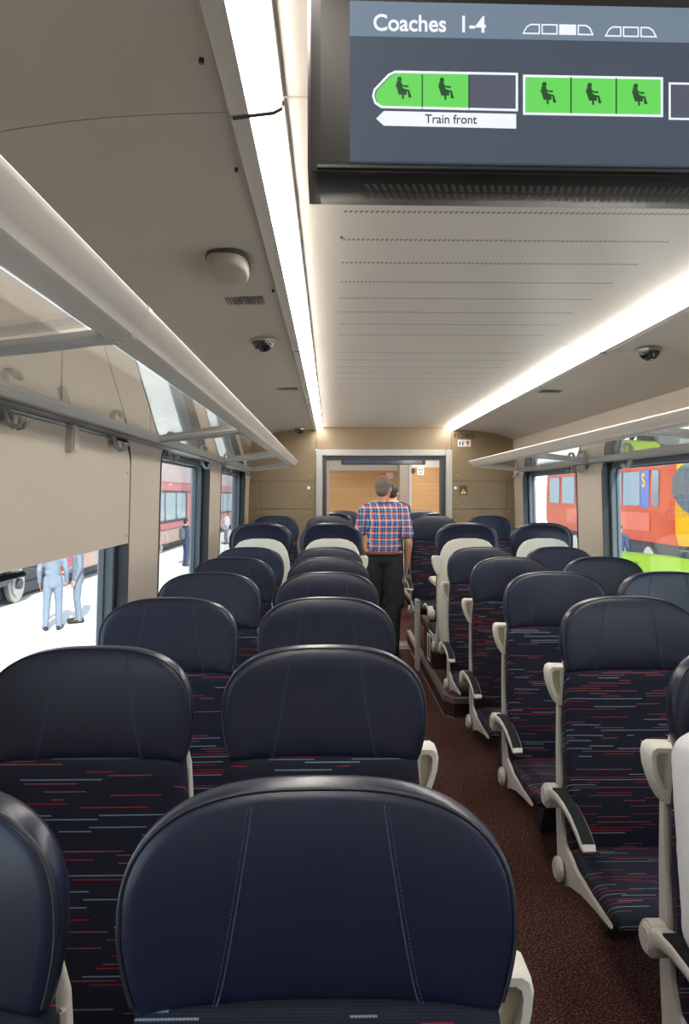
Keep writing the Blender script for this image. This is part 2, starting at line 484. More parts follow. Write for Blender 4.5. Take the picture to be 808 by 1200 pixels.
# ------------------------------------------------------------------ bulkhead with doorway
DX0, DX1, DZ = -.155, 1.285, 2.06
bm = B()
g = .002
def panel(x0, x1, z0, z1): add_box(bm, x0+g, x1-g, YB, YB+.10, z0+g, z1-g, bev=.0015, seg=1)
panel(-1.0, DX0, 1.725, 2.32); panel(-1.0, DX0, 1.43, 1.725); panel(-1.0, DX0, 0, 1.43)
panel(DX1, 2.1, 1.725, 2.32); panel(DX1, 2.1, 1.43, 1.725); panel(DX1, 2.1, 0, 1.43); panel(DX0, DX1, DZ, 2.32)
add_box(bm, -1.0, DX0-.01, YB+.02, YB+.09, 0, 2.3, mi=1); add_box(bm, DX1+.01, 2.1, YB+.02, YB+.09, 0, 2.3, mi=1); add_box(bm, DX0-.02, DX1+.02, YB+.02, YB+.09, DZ+.01, 2.3, mi=1)
wf = struct('wall_far', bm, ['brown', 'seam'], label='bronze bulkhead wall at the end of the saloon')
# raised leaf panels and screws on it
for sx in (-1, 1):
    bm = B()
    for x, z in ((.785, 2.25), (.785, 1.79), (.785, 1.50), (.785, 1.40), (1.33, 1.40)):
        X = .565+sx*x; disc(bm, (X, YB-.001, z), 'y', .007, .006, 12)
    obj('screw', bm, 'steel', wf)
    bm = B(); disc(bm, (.565+sx*(.80 if sx < 0 else .76), YB-.003, 1.655), 'y', .017, .012, 20, bev=.002); obj('lock', bm, 'white', wf)
    bm = B(); add_box(bm, .565+sx*1.31-.002, .565+sx*1.31+.002, YB-.001, YB+.003, 1.433, 1.722); obj('joint', bm, 'seam', wf)

root = bpy.data.objects.new('door_1', None); COL.objects.link(root); root.location = (.565, YB, 0)
tag(root, 'open doorway in the bronze bulkhead with a silver frame', 'doorway', kind='structure')
def ugate(bm, w0, w1, z0, z1, y0, y1, bev):
    add_box(bm, -w1, -w0, y0, y1, 0, z1, bev); add_box(bm, w0, w1, y0, y1, 0, z1, bev); add_box(bm, -w0+.001, w0-.001, y0, y1, z0, z1, bev)
bm = B(); ugate(bm, .655, .722, 1.995, 2.062, -.03, .13, .006); obj('door_frame', bm, 'alu', root)
bm = B(); ugate(bm, .612, .654, 1.955, 1.994, .02, .16, .004); obj('inner_frame', bm, 'darkmetal', root)
bm = B(); add_box(bm, -.606, -.585, .06, .12, 0.0, 1.93, .004); obj('door_edge', bm, 'alu', root)
bm = B(); add_box(bm, -.60, .60, -.28, .12, 0, .006, .002); 
for yy in (-.20, .05): add_box(bm, -.5, .5, yy, yy+.03, .006, .008, mi=1)
obj('threshold', bm, ['steel', 'dark'], root)

# ------------------------------------------------------------------ next section beyond the doorway
bm = B(); add_box(bm, XL-.1, XR+.1, YB+.1, YE+.5, 2.20, 2.24); struct('ceiling_beyond', bm, 'ceiling', label='pale ceiling of the next section beyond the doorway', smooth=False)
bm = B(); add_box(bm, XL-.1, 1.10, YE-.06, YE, 0, 1.97); struct('wall_wood_left', bm, 'wood', label='oak laminate end wall seen left through the doorway', smooth=False)
bm = B(); add_box(bm, XL-.1, 1.12, YE, YE+.06, 1.90, 2.2); add_box(bm, 1.08, 1.40, YE+.3, YE+.36, 0, 2.2); struct('wall_white', bm, 'white', label='white wall strip above the oak wall', smooth=False)
bm = B(); add_box(bm, 1.235, XR+.1, 10.9, 10.96, 0, 2.0); struct('wall_wood_right', bm, 'wood', label='oak laminate wall seen right through the doorway', smooth=False)
bm = B(); add_box(bm, 1.235, XR+.1, 10.93, 10.97, 2.001, 2.2); struct('wall_white_right', bm, 'white', label='white strip above the right oak wall', smooth=False)
bm = B(); add_box(bm, 1.19, 1.234, 10.88, 10.98, 0, 2.2, .01); struct('trim_5', bm, 'alu', label='silver edge post of the right oak wall')
bm = B(); add_box(bm, 1.085, 1.115, YE-.08, YE+.02, 0, 2.2, .008); struct('trim_6', bm, 'alu', label='silver edge post of the left oak wall')
for k, x in enumerate((-.15, 1.28)):  # out-of-view strips added to brighten the section beyond the doorway
    t = thing('ceiling_light', 'added unseen strip light on the %s of the ceiling beyond the doorway' % ('left', 'right')[k], 'light', (x, 9.25, 2.185), group='added strip lights beyond the doorway')
    bm = B(); add_box(bm, -.09, .09, -1.35, 1.35, 0, .014, .006); obj('diffuser', bm, 'light', t)
    bm = B(); add_box(bm, -.10, .10, -1.37, 1.37, .008, .0148, .002)
    obj('housing', bm, 'lightbody', t)

# ------------------------------------------------------------------ luggage racks
def rack(name, sg, label, y0, y1, joints, half=.905, cx=.565, zz=0., edge=.894):
    t = thing(name, label, 'luggage rack', (cx+sg*half, (y0+y1)/2, 1.86+zz))
    ox, oy, oz = cx+sg*half, (y0+y1)/2, 1.86+zz
    def P(d, y, z): return (cx+sg*d-ox, y-oy, z+zz-oz)
    def ext(bm, pts, a, b, taper=True, mi=0):
        rr = []
        c = (sum(p[0] for p in pts)/len(pts), sum(p[1] for p in pts)/len(pts))
        ys = [(a, .82), (a+.012, 1.), (b-.012, 1.), (b, .82)] if taper else [(a, 1), (b, 1)]
        for y, s in ys: rr.append([P(c[0]+(p[0]-c[0])*s, y, c[1]+(p[1]-c[1])*s) for p in pts])
        loft(bm, rr, mi=mi)
    fr = [(edge+dx, z) for dx, z in [(.0265, 1.878), (.0215, 1.884), (.0015, 1.910), (.0, 1.917), (.004, 1.923), (.011, 1.925), (.030, 1.921), (.074, 1.896), (.079, 1.889), (.079, 1.866), (.075, 1.861), (.036, 1.8655), (.029, 1.870)]]
    gi = edge+.0785
    bm = B(); edges = [y0] + joints + [y1]
    for a, b in zip(edges, edges[1:]): ext(bm, fr, a+.0022, b-.0022, taper=(a == y0 or b == y1) and False)
    o = obj('front_rail', bm, 'rail', t, angle=28)
    rear = [(1.350, 1.812), (1.42, 1.812), (1.42, 1.830), (1.352, 1.842), (1.345, 1.838), (1.345, 1.817)]
    bm = B(); ext(bm, rear, y0, y1, False); obj('rear_rail', bm, 'rail_grey', t, angle=30)
    bm = B(); ext(bm, [(1.352, 1.8118), (1.358, 1.8118), (1.358, 1.810), (1.352, 1.810)], y0, y1, False)
    obj('edge_strip', bm, 'dark', t)
    for a, b in zip(edges, edges[1:]):
        bm = B(); poly = [(gi, 1.884), (1.352, 1.834), (1.352, 1.839), (gi, 1.889)]
        ext(bm, poly, a+.03, b-.03, False); obj('glass_shelf', bm, 'rackglass', t, smooth=False)
    for j in joints + [y1-.02]:
        bm = B()
        ptsb = [(edge+.06, 1.866), (edge+.10, 1.864), (1.1, 1.850), (1.36, 1.824)]
        rr = [[P(d, j-.02, z+.002), P(d, j-.014, z-.008), P(d, j+.014, z-.008), P(d, j+.02, z+.002), P(d, j+.012, z+.016), P(d, j-.012, z+.016)] for d, z in ptsb]
        loft(bm, rr); obj('bracket', bm, 'rail_grey', t, angle=30)
        bm = B(); ext(bm, [(c[0]+(c[0]-edge-.035)*.02, c[1]+(c[1]-1.886)*.03) for c in fr], j-.018, j+.018, False); obj('joint_collar', bm, 'rail', t, angle=60)
    return t
JR = [1.32, 3.3, 5.3]
rack('luggage_rack', -1, 'silver luggage rack with glass shelf along the left wall', -1.6, 7.2, [-.7]+JR)
rack('luggage_rack', 1, 'silver luggage rack with glass shelf along the right wall', -1.6, 7.2, [-.7]+JR, edge=.826)
rack('luggage_rack', -1, 'short luggage rack seen at left through the doorway', 7.85, 10.6, [9.3], zz=-.02)

# ------------------------------------------------------------------ coat hooks
def hook_mesh():
    bm = B()
    add_box(bm, -.004, .004, -.028, .028, -.02, .02, .003)
    for y in (-.014, .014):
        pts = [(.004, y, .012), (.012, y, -.012), (.018, y, -.030), (.030, y, -.040), (.044, y, -.036), (.050, y, -.022)]
        tube(bm, pts, [.0065, .0065, .006, .006, .006, .0075], 8)
        ball(bm, (.050, y, -.020), .009, 10)
    me = obj('coat_hook', bm, 'hook'); return me
h0 = hook_mesh(); first = True
HK = [(-1, 1.88, 'nearest on the left wall, on the window cover'), (-1, 2.80, 'second on the left wall, at the cover corner'), (-1, 3.74, 'third on the left wall, at the second window edge'), (-1, 4.73, 'fourth on the left wall'),
      (-1, 5.72, 'fifth on the left wall, before the last window'), (-1, 7.35, 'last on the left wall beside the bulkhead'),
      (1, 4.60, 'nearest on the right wall, over the near window'), (1, 5.42, 'second on the right wall, on the pillar'), (1, 5.68, 'third on the right wall, over the far window'), (1, 7.4, 'last on the right wall beside the bulkhead')]
for sg, y, l in HK:
    o = h0 if first else h0.copy()
    if not first: COL.objects.link(o)
    first = False
    o.location = ((xl(1.80)+.012) if sg < 0 else (xr(1.80)-.012), y, 1.796); o.rotation_euler = (0, 0, 0 if sg < 0 else PI); o.scale = (1.05, 1.05, 1.05)
    tag(o, 'grey double coat hook, ' + l, 'hook', 'coat hooks')

# cover panel across the nearest left window
t = thing('window_cover', 'beige cover board over the upper part of the nearest left window', 'panel', (xl(1.55)+.004, 2.2, 1.374))
bm = B(); a, b, z0, z1, r = 1.25-2.2, 3.085-2.2, 0., .425, .11
pts = [(a, z0), (b, z0)] + [(b-r+r*math.cos(k*PI/16), z1-r+r*math.sin(k*PI/16)) for k in range(9)] + [(a, z1)]
def cvx(z): return xl(1.374+z)-(xl(1.55)+.004)
loft(bm, [[(cvx(z)+.006, y, z) for y, z in pts], [(cvx(z)-.010, y, z) for y, z in pts]]); obj('board', bm, 'wall', t)
for z in (.035, .30):
    bm = B(); disc(bm, (cvx(z)+.006, 3.05-2.2, z), 'x', .006, .004, 12); obj('screw', bm, 'steel', t)
bm = B(); prism(bm, [(-.03, .345), (.03, .345), (.026, .434), (-.026, .434)], 'x', .0, .035, .006)
for v in bm.verts: v.co.y += 2.36-2.2
obj('clip', bm, 'rail', t)

# ------------------------------------------------------------------ ceiling fittings
M['beige_box'] = mat('beige_plastic', (.36, .325, .265), .45)
t = thing('ceiling_speaker', 'beige oval box on the left soffit near the strip light', 'speaker', (-.30, 2.12, 2.262))
bm = B(); rr_ = lambda sx, y0, y1, z: [(x*sx, y, z) for x, y in rrect(-.062, .062, y0, y1, .035, 6)]
def ell_outline(s, z):
    out = []
    for k in range(32):
        a = k*2*PI/32; c, s_ = math.cos(a), math.sin(a)
        x = .064*math.copysign(abs(c)**.75, c); y = .115*math.copysign(abs(s_)**.8, s_)
        x *= 1 - .18*(y+.115)/.23*1.0
        out.append((x*s, y*s, z))
    return out
loft(bm, [ell_outline(1.06, .006), ell_outline(1.06, -.004), ell_outline(1.02, -.006)]); obj('base_ring', bm, 'darkmetal', t)
bm = B(); loft(bm, [ell_outline(1., -.004), ell_outline(1., -.020), ell_outline(.95, -.032), ell_outline(.85, -.038), ell_outline(.4, -.041)]); obj('cover', bm, M['beige_box'], t)

def dome(x, y, z, l):
    t = thing('dome_camera', l, 'camera', (x, y, z), group='dome cameras')
    bm = B(); disc(bm, (0, 0, -.003), 'z', .058, .014, 32, .004); obj('ring', bm, 'steel', t)
    bm = B(); ball(bm, (0, 0, -.008), (.047, .047, .044), 24); obj('dome', bm, M['domeglass'], t)
M['domeglass'] = mat('smoked_dome', (.008, .008, .009), .05, spec=.9)
dome(-.30, 3.17, 2.262, 'dark dome camera on the left soffit beyond the beige box')
dome(-.32, 7.35, 2.258, 'small far dome camera on the left soffit at the bulkhead')
dome(1.49, 3.32, 2.258, 'dark dome camera on the right soffit')
def vent(x, y, z, l, sc=1.):
    bm = B()
    for k in range(13): add_box(bm, -.065+k*.0105-.0022, -.065+k*.0105+.0022, -.045, .045, -.0025, .003)
    o = obj('air_vent', bm, 'vent', smooth=False, loc=(x, y, z)); tag(o, l, 'vent', 'slotted air vents'); return o
vent(-.30, 2.53, 2.2635, 'slotted air vent on the left soffit beside the beige box')
vent(-.28, 4.64, 2.2645, 'slotted air vent on the left soffit past the dome camera')
vent(1.45, 4.7, 2.2605, 'slotted air vent on the right soffit')
bm = B()
for x, y, z in ((-.205, 1.14, 2.2655), (-.20, 1.52, 2.2655), (-.195, 2.42, 2.2655), (-.075+.11, 1.45, 2.2985), (.03, 2.0, 2.2985)): disc(bm, (x, y, z+.002), 'z', .004, .008, 10)
struct('trim_7', bm, 'darkmetal', label='small screw heads in the ceiling panels')

# ------------------------------------------------------------------ passenger display
SD = .85; PX = SD/840
def sx_(u): return (u-388)*PX
def sz_(v): return (580-v)*PX
def display(name, label, loc, content, rz=0.):
    t = thing(name, label, 'display', loc, rz, group='passenger displays')
    x0, x1 = -.028, 1.17
    bm = B()
    pr = [(0, .74), (0, .398), (.006, .386), (.014, .381), (.135, .399), (.148, .408), (.152, .42), (.152, .74)]
    rings = []
    for x, s in ((x0, .0), (x0+.004, .55), (x0+.016, 1.), (x1-.016, 1.), (x1-.004, .55), (x1, 0.)):
        k = (1-s)*.018
        rings.append([(x, min(max(y, k), .152-k), max(z, .381+.0+k*.9)) for y, z in pr])
    loft(bm, rings); obj('housing', bm, 'bezel', t, angle=30)
    bm = B(); add_box(bm, sx_(410), x1-.05, -.003, .004, sz_(190), sz_(3), .0005, 1); d = obj('screen', bm, 'screen', t, smooth=False)
    bm = B(); add_box(bm, x0+.012, x1-.012, -.002, .006, sz_(197), sz_(193.5)); obj('edge_line', bm, 'dark', t)
    bm = B()
    for row, (y0, y1) in enumerate(((.030, .062), (.070, .102))):
        k = 0; x = sx_(428)
        while x < x1-.08:
            z = lambda y: .381 + (y-.014)/(.121)*.018 - .0006
            vs = [bm.verts.new(p) for p in ((x, y0, z(y0)), (x+.0048, y0, z(y0)), (x+.0135, y1, z(y1)), (x+.0087, y1, z(y1)))]
            bm.faces.new(vs); x += .0098
    bmesh.ops.solidify(bm, geom=bm.faces[:], thickness=.0008)
    obj('speaker_slot', bm, 'vent', t, smooth=False)
    if not content:
        bm = B(); add_box(bm, .17, .45, -.0042, -.0031, .49, .545); obj('header_band', bm, 'screen_white', d, smooth=False)
        return t
    Yf = -.0032
    def flat(bm, pts, y=Yf, th=.0005): prism(bm, [(sx_(u), sz_(v)) for u, v in pts], 'y', y-th, y)
    def outl(bm, pts, w, y):
        n = len(pts)
        c = [(sx_(u), sz_(v)) for u, v in pts]; W = w*PX
        inn = []
        area = sum(c[i][0]*c[(i+1) % n][1]-c[(i+1) % n][0]*c[i][1] for i in range(n)); s = 1 if area > 0 else -1
        for i in range(n):
            p0, p1, p2 = Vector(c[i-1]), Vector(c[i]), Vector(c[(i+1) % n])
            e1, e2 = (p1-p0).normalized(), (p2-p1).normalized()
            n1, n2 = Vector((-e1.y, e1.x))*s, Vector((-e2.y, e2.x))*s
            bis = (n1+n2); bis = bis/max(.3, bis.length_squared)*2
            inn.append(p1+bis*W)
        a = [[(p[0], y, p[1]) for p in c], [(p[0], y, p[1]) for p in inn], [(p[0], y-.0005, p[1]) for p in inn], [(p[0], y-.0005, p[1]) for p in c], [(p[0], y, p[1]) for p in c]]
        loft(bm, a, cap0=False, cap1=False)
    R_ = 388 + (x1-.05)/PX
    bm = B(); flat(bm, [(410, 3), (R_, 3), (R_, 44), (410, 44)]); obj('header_band', bm, 'screen_head', d, smooth=False)
    y2 = Yf-.0008
    text_mesh('heading', 'Coaches  1-4', 27*PX, 'screen_white', d, (sx_(437), y2, sz_(37)), ext=.0002, sx=.92, thick=.00045)
    for kind_, pts in ((0, [(613, 38), (618, 29), (623, 26), (634, 26), (634, 38)]), (0, [(636, 26), (655, 26), (655, 38), (636, 38)]), (1, [(657, 26), (677, 26), (677, 38), (657, 38)]),
                       (0, [(679, 26), (689, 26), (694, 29), (698, 38), (679, 38)]), (0, [(711, 39), (716, 30), (721, 27), (731, 27), (731, 39)]), (0, [(733, 27), (752, 27), (752, 39), (733, 39)]), (0, [(754, 27), (764, 27), (769, 30), (774, 39), (754, 39)])):
        bm = B(); flat(bm, pts, y2) if kind_ else outl(bm, pts, 1.4, y2); obj('coach_icon', bm, 'screen_white', d, smooth=False)
    tr1 = [(436, 114), (438, 106), (455, 88), (463, 84), (608, 84), (608, 129), (447, 128), (439, 123)]
    for pts in ([(440, 113), (442, 107), (457, 91), (465, 86), (550, 86), (550, 126), (449, 126), (442, 121)], [(616, 88), (779, 88), (779, 131), (616, 131)]):
        bm = B(); flat(bm, pts); obj('free_coach', bm, 'screen_green', d, smooth=False)
    for pts in ([(550, 86), (607, 86), (607, 128), (550, 128)], [(789, 94), (930, 94), (930, 134), (789, 134)]):
        bm = B(); flat(bm, pts); obj('full_coach', bm, 'screen_grey', d, smooth=False)
    for pts, wd in ((tr1, 2.6), ([(614, 86), (781, 86), (781, 133), (614, 133)], 2.6), ([(788, 92), (932, 92), (932, 136), (788, 136)], 2.2)):
        bm = B(); outl(bm, pts, wd, y2); obj('train_outline', bm, 'screen_white', d, smooth=False)
    for u in (495, 550, 671, 725):
        bm = B(); flat(bm, [(u-.8, 88), (u+.8, 88), (u+.8, 128 if u < 600 else 131), (u-.8, 128 if u < 600 else 131)], y2); obj('divider', bm, 'screen_dark', d, smooth=False)
    for u, v in ((472, 91), (522, 91), (643, 94), (697, 94), (752, 94)):
        bm = B()
        def q(*p): flat(bm, [(u+a*.95, v+b) for a, b in p], y2)
        q(*[(-4+3*math.cos(k*PI/5), 3+3*math.sin(k*PI/5)) for k in range(10)])
        q((-8, 5.6), (-2, 5.6), (1, 15), (-5, 17)); q((-5, 17), (-3, 12.5), (6, 15), (8, 17)); q((6, 15), (8, 15), (11, 24), (7, 24)); q((-9, 9), (-7, 9), (-3, 20), (-5, 20)); q((-5, 16.5), (5, 16.5), (5, 21), (-5, 21)); q((-1, 21), (1.5, 21), (1.5, 26), (-1, 26)); q((-3, 8), (2, 12), (7, 12), (7, 10), (2, 10))
        obj('seat_icon', bm, 'screen_dark', d, smooth=False)
    bm = B(); flat(bm, [(441, 140), (450, 131), (606, 132), (606, 149), (450, 148)]); ar = obj('direction_arrow', bm, 'screen_white', d, smooth=False)
    text_mesh('caption', 'Train front', 14.5*PX, 'black', ar, (sx_(498), Yf-.001, sz_(144.5)), ext=.0002, sx=.95, thick=.0001)
    return t
display('passenger_display', 'large lit information screen hanging from the ceiling near the camera', (0, SD, CZ), True, .010)
display('passenger_display', 'dark information screen hanging in the section beyond the doorway', (.17, 10.1, CZ+.045), False)

# ------------------------------------------------------------------ seats
def hr_outline(n=64):
    a, b, z0, nn, zb, wb = .233, .155, 1.075, 2.8, .978, .214
    pts = []
    for k in range(n//2+1):
        th = PI*k/(n//2); c, s = math.cos(th), math.sin(th)
        pts.append((a*math.copysign(abs(c)**(2/nn), c), z0 + b*abs(s)**(2/nn)))
    low = []
    for k in range(1, 9):
        f = k/8; low.append((a+(wb-a)*(f**1.6), z0+(zb-z0)*f))
    left = [(-x, z) for x, z in low]
    bot = [(-wb + 2*wb*k/12, zb) for k in range(1, 12)]
    return pts + left + bot + low[::-1]
OUT = hr_outline(); HC = (0, 1.09)
def hr_front(x, z):
    return -.026 - .030*min(1, abs(x)/.234)**2.6 + .008*((z-.98)/.25)
def mk_headrest():
    bm = B(); rings = []
    def R(s, yf, dz=0.):
        r = []
        for x, z in OUT:
            X, Z = HC[0]+(x-HC[0])*s, HC[1]+(z-HC[1])*s
            r.append((X, yf(X, Z), Z))
        return r
    for s, dy in ((.05, -.008), (.3, -.008), (.55, -.007), (.78, -.004), (.90, 0.), (.96, .003), (.985, .008)):
        rings.append(R(s, lambda x, z, dy=dy: hr_front(x, z)+dy))
    rings.append(R(1.0, lambda x, z: hr_front(x, z)+.016))
    rings.append(R(1.0, lambda x, z: .018-.03*(abs(x)/.234)**2.6))
    rings.append(R(.985, lambda x, z: .030-.03*(abs(x)/.234)**2.6))
    rings.append(R(.94, lambda x, z: .037-.028*(abs(x)/.234)**2.6))
    rings.append(R(.86, lambda x, z: .036-.02*(abs(x)/.234)**2.6))
    rings.append(R(.82, lambda x, z: .028-.012*(abs(x)/.234)**2.6))
    rings.append(R(.4, lambda x, z: .028)); rings.append(R(.05, lambda x, z: .028))
    loft(bm, rings)
    return bm
def mk_piping():
    bm = B(); pts = []
    n = len(OUT)
    for x, z in OUT[:n-20]: pass
    sel = [p for p in OUT if not (abs(p[1]-.978) < 1e-6 and abs(p[0]) < .21)]
    # open path from right bottom over the top to left bottom
    right = [p for p in OUT if p[0] > 0 and p[1] < 1.075]; right.sort(key=lambda p: p[1])
    top = [p for p in OUT if p[1] >= 1.0749]; 
    left = [p for p in OUT if p[0] < 0 and p[1] < 1.075]; left.sort(key=lambda p: -p[1])
    right = [p for p in right if p[1] > .979]; left = [p for p in left if p[1] > .979]
    for x, z in right + top + left:
        X, Z = x*.985, HC[1]+(z-HC[1])*.985
        pts.append((X, hr_front(X, Z)+.006, Z))
    tube(bm, pts, .0026, 6)
    return bm
def mk_stitch(sx):
    bm = B()
    if True:
        pts = []
        for k in range(24):
            f = k/23; z = .985 + (1.212-.985)*f; x = sx*(.118 - .040*f**.8)
            s = 0.
            pts.append(Vector((x, hr_front(x, z)-.0086 + .0035*max(0, f-.55)/.45 + .0035*max(0, .3-f)/.3, z)))
        tube(bm, pts, .0011, 5)
        for off in (.005,):
            for a, b in zip(pts, pts[1:]):
                for q in (0., .5):
                    p0, p1 = a.lerp(b, q+.1), a.lerp(b, q+.36)
                    tube(bm, [p0+Vector((sx*off, -.0008, 0)), p1+Vector((sx*off, -.0008, 0))], .0008, 4)
    return bm
def se(c, p): return math.copysign(abs(c)**p, c)
def mk_back():
    bm = B(); rings = []
    Z = [(.375, .205, .6), (.385, .213, .9), (.41, .217, 1), (.5, .219, 1), (.6, .222, 1), (.7, .224, 1), (.8, .224, 1), (.88, .221, 1), (.94, .216, 1), (.975, .213, 1), (.982, .208, .85), (.984, .19, .6)]
    for z, w, s in Z:
        yc = -.010 - .030*max(0, (1.0-z))/.6 ; t = .036*s
        if z < .7: yc -= .012*math.sin((z-.375)/.325*PI)
        r = []
        for k in range(36):
            a = k*2*PI/36; c, s_ = math.cos(a), math.sin(a)
            x = w*se(c, .45); y = yc + t*se(s_, .55)
            if s_ < 0: y -= .020*(abs(x)/.22)**4*s
            r.append((x, y, z))
        rings.append(r)
    loft(bm, rings); return bm
def mk_cushion():
    bm = B(); rings = []
    for y, w, zt, zb in ((.0, .19, .405, .345), (-.01, .205, .412, .335), (-.06, .212, .412, .33), (-.15, .216, .410, .33), (-.28, .220, .420, .338), (-.38, .222, .430, .346), (-.44, .222, .430, .352), (-.470, .220, .422, .356), (-.486, .214, .405, .362), (-.490, .205, .392, .372)):
        r = []; zc, h = (zt+zb)/2, (zt-zb)/2
        for k in range(32):
            a = k*2*PI/32; c, s_ = math.cos(a), math.sin(a)
            x = w*se(c, .4); z = zc + h*se(s_, .6)
            if s_ > 0: z += .010*(abs(x)/w)**3 - .006
            r.append((x, y, z))
        rings.append(r)
    loft(bm, rings); return bm
def mk_rear():
    bm = B(); rings = []
    # shell behind the back, arched head
    for z, w in ((.30, .19), (.32, .205), (.45, .218), (.6, .222), (.8, .224), (.95, .216), (1.02, .200), (1.06, .180), (1.09, .152), (1.108, .11), (1.117, .06)):
        y0, y1 = .022, .064
        if z > .96: y0, y1 = .034, .056 - .010*(z-.96)/.16
        if z < .6: y0 -= .03*(.6-z)/.3; y1 -= .01*(.6-z)/.3
        r = []
        for k in range(28):
            a = k*2*PI/28; c, s_ = math.cos(a), math.sin(a)
            r.append((w*se(c, .5), (y0+y1)/2 + (y1-y0)/2*se(s_, .6), z))
        rings.append(r)
    loft(bm, rings); return bm
def mk_side(sx, inset):
    bm = B()
    poly = [(.024, .94), (.044, .94), (.050, .7), (.045, .45), (.03, .30), (.0, .268), (-.05, .262), (-.10, .285), (-.2, .315), (-.33, .338), (-.44, .352), (-.43, .362), (-.30, .366), (-.16, .372), (-.05, .40), (-.020, .46), (.010, .7)]
    x0, x1 = (.205, .214) if inset else (.214, .2265)
    prism(bm, poly, 'x', sx*x0, sx*x1, .003)
    return bm
def mk_pivot(sx):
    bm = B(); disc(bm, (sx*.243, -.035, .312), 'x', .040, .018, 28, .004); disc(bm, (sx*.253, -.035, .312), 'x', .030, .006, 28, .002); return bm
def mk_pedestal():
    bm = B(); add_box(bm, -.20, .20, -.16, .06, .27, .332, .012)
    prism(bm, [(.09, 0), (.185, 0), (.05, .29), (-.06, .29)], 'x', -.03, .09, .008)
    return bm
def mk_handle(sx):
    bm = B()
    pts = [(.195, .988), (.252, .990), (.263, .983), (.267, .965), (.264, .935), (.255, .905), (.243, .875), (.229, .852), (.218, .850), (.212, .875)]
    inn = [(.225, .974), (.243, .976), (.250, .970), (.252, .960), (.250, .938), (.244, .918), (.236, .900), (.229, .890), (.225, .892), (.223, .93)]
    X = lambda p, y: (sx*p[0], y, p[1])
    sh = lambda p: (.236+(p[0]-.236)*.88, .93+(p[1]-.93)*.94)
    loft(bm, [[X(sh(p), .066) for p in pts], [X(p, .058) for p in pts], [X(p, .012) for p in pts], [X(sh(p), .004) for p in pts],
              [X(p, .004) for p in inn], [X(p, .022) for p in inn]], mi=0)
    return bm
def mk_handle_in(sx):
    bm = B(); prism(bm, [(sx*x, z) for x, z in ((.224, .973), (.243, .975), (.250, .960), (.243, .918), (.228, .892))], 'y', .0185, .0215); return bm
def arm_path():
    return [(-.005, .560), (-.03, .588), (-.07, .603), (-.13, .610), (-.2, .609), (-.27, .598), (-.33, .578), (-.372, .556), (-.385, .545)]
def mk_arm(sx):
    bm = B(); rings = []
    P = arm_path(); W = [.022, .023, .024, .024, .024, .0235, .023, .022, .019]; H = [.05, .048, .040, .032, .027, .025, .024, .022, .014]
    for i, (y, z) in enumerate(P):
        p0, p1 = P[max(0, i-1)], P[min(len(P)-1, i+1)]
        t = Vector((0, p1[0]-p0[0], p1[1]-p0[1])).normalized(); nrm = Vector((0, t.z, -t.y))
        if nrm.z < 0: nrm = -nrm
        r = []
        for k in range(16):
            a = k*2*PI/16
            r.append(Vector((sx*.2615, y, z)) + Vector((1, 0, 0))*W[i]*se(math.cos(a), .5) + nrm*(H[i]/2*se(math.sin(a), .6) - H[i]/2))
        rings.append(r)
    loft(bm, rings); disc(bm, (sx*.262, -.012, .552), 'x', .040, .046, 28, .006)
    disc(bm, (sx*.286, -.012, .552), 'x', .030, .006, 28, .002)
    return bm
def mk_pad(sx):
    bm = B(); rings = []
    P = arm_path()[2:8]
    P = [(-.085, .6055)] + P[1:5] + [(-.368, .5585)]
    for i, (y, z) in enumerate(P):
        p0, p1 = P[max(0, i-1)], P[min(len(P)-1, i+1)]
        t = Vector((0, p1[0]-p0[0], p1[1]-p0[1])).normalized(); nrm = Vector((0, t.z, -t.y))
        if nrm.z < 0: nrm = -nrm
        c = Vector((sx*.2615, y, z)); u = Vector((.0175, 0, 0))
        rings.append([c-u-nrm*.004, c+u-nrm*.004, c+u+nrm*.0025, c-u+nrm*.0025])
    loft(bm, rings); return bm

ME = {}
def make_seat(name, aisle):                 # aisle: +1 / -1 local side of the armrest, 0 = window seat
    t = thing(name, 'seat', 'seat')
    def part(nm, key, f, m, parent, **kw):
        if key in ME:
            o = bpy.data.objects.new(nm, ME[key]); COL.objects.link(o); o.parent = parent; return o
        o = obj(nm, f(), m, parent, **kw); ME[key] = o.data; return o
    part('backrest', 'back', mk_back, 'fabric', t, angle=70)
    h = part('headrest', 'head', mk_headrest, 'leather', t, angle=70)
    part('piping', 'pipe', mk_piping, 'leather_trim', h); [part('stitching', 'stitch%d' % q, lambda: mk_stitch(q), 'thread', h) for q in (-1, 1)]
    part('seat_cushion', 'cush', mk_cushion, 'fabric_seat', t, angle=70)
    part('rear_shell', 'rear', mk_rear, 'shell_back', t, angle=70)
    for sx in (-1, 1):
        s = part('side_frame', 'side%d%d' % (sx, sx == aisle), lambda: mk_side(sx, sx != aisle), 'shell', t)
        part('pivot_cap', 'piv%d' % sx, lambda: mk_pivot(sx), 'shell', s)
    part('pedestal', 'ped', mk_pedestal, 'darkmetal', t)
    if aisle:
        hh = part('grab_handle', 'hand%d' % aisle, lambda: mk_handle(aisle), 'shell_back', t)
        part('handle_recess', 'handin%d' % aisle, lambda: mk_handle_in(aisle), 'handle_in', hh)
        a = part('armrest', 'arm%d' % aisle, lambda: mk_arm(aisle), 'shell', t)
        part('armrest_pad', 'pad%d' % aisle, lambda: mk_pad(aisle), 'pad', a)
    return t
PROTO = {1: make_seat('train_seat', 1), -1: make_seat('train_seat', -1), 0: make_seat('train_seat', 0)}
USED = set()
ROW = [.872, 1.66, 2.45, 3.25, 4.03, 4.82]
ORD = ['first', 'second', 'third', 'fourth', 'fifth', 'sixth']
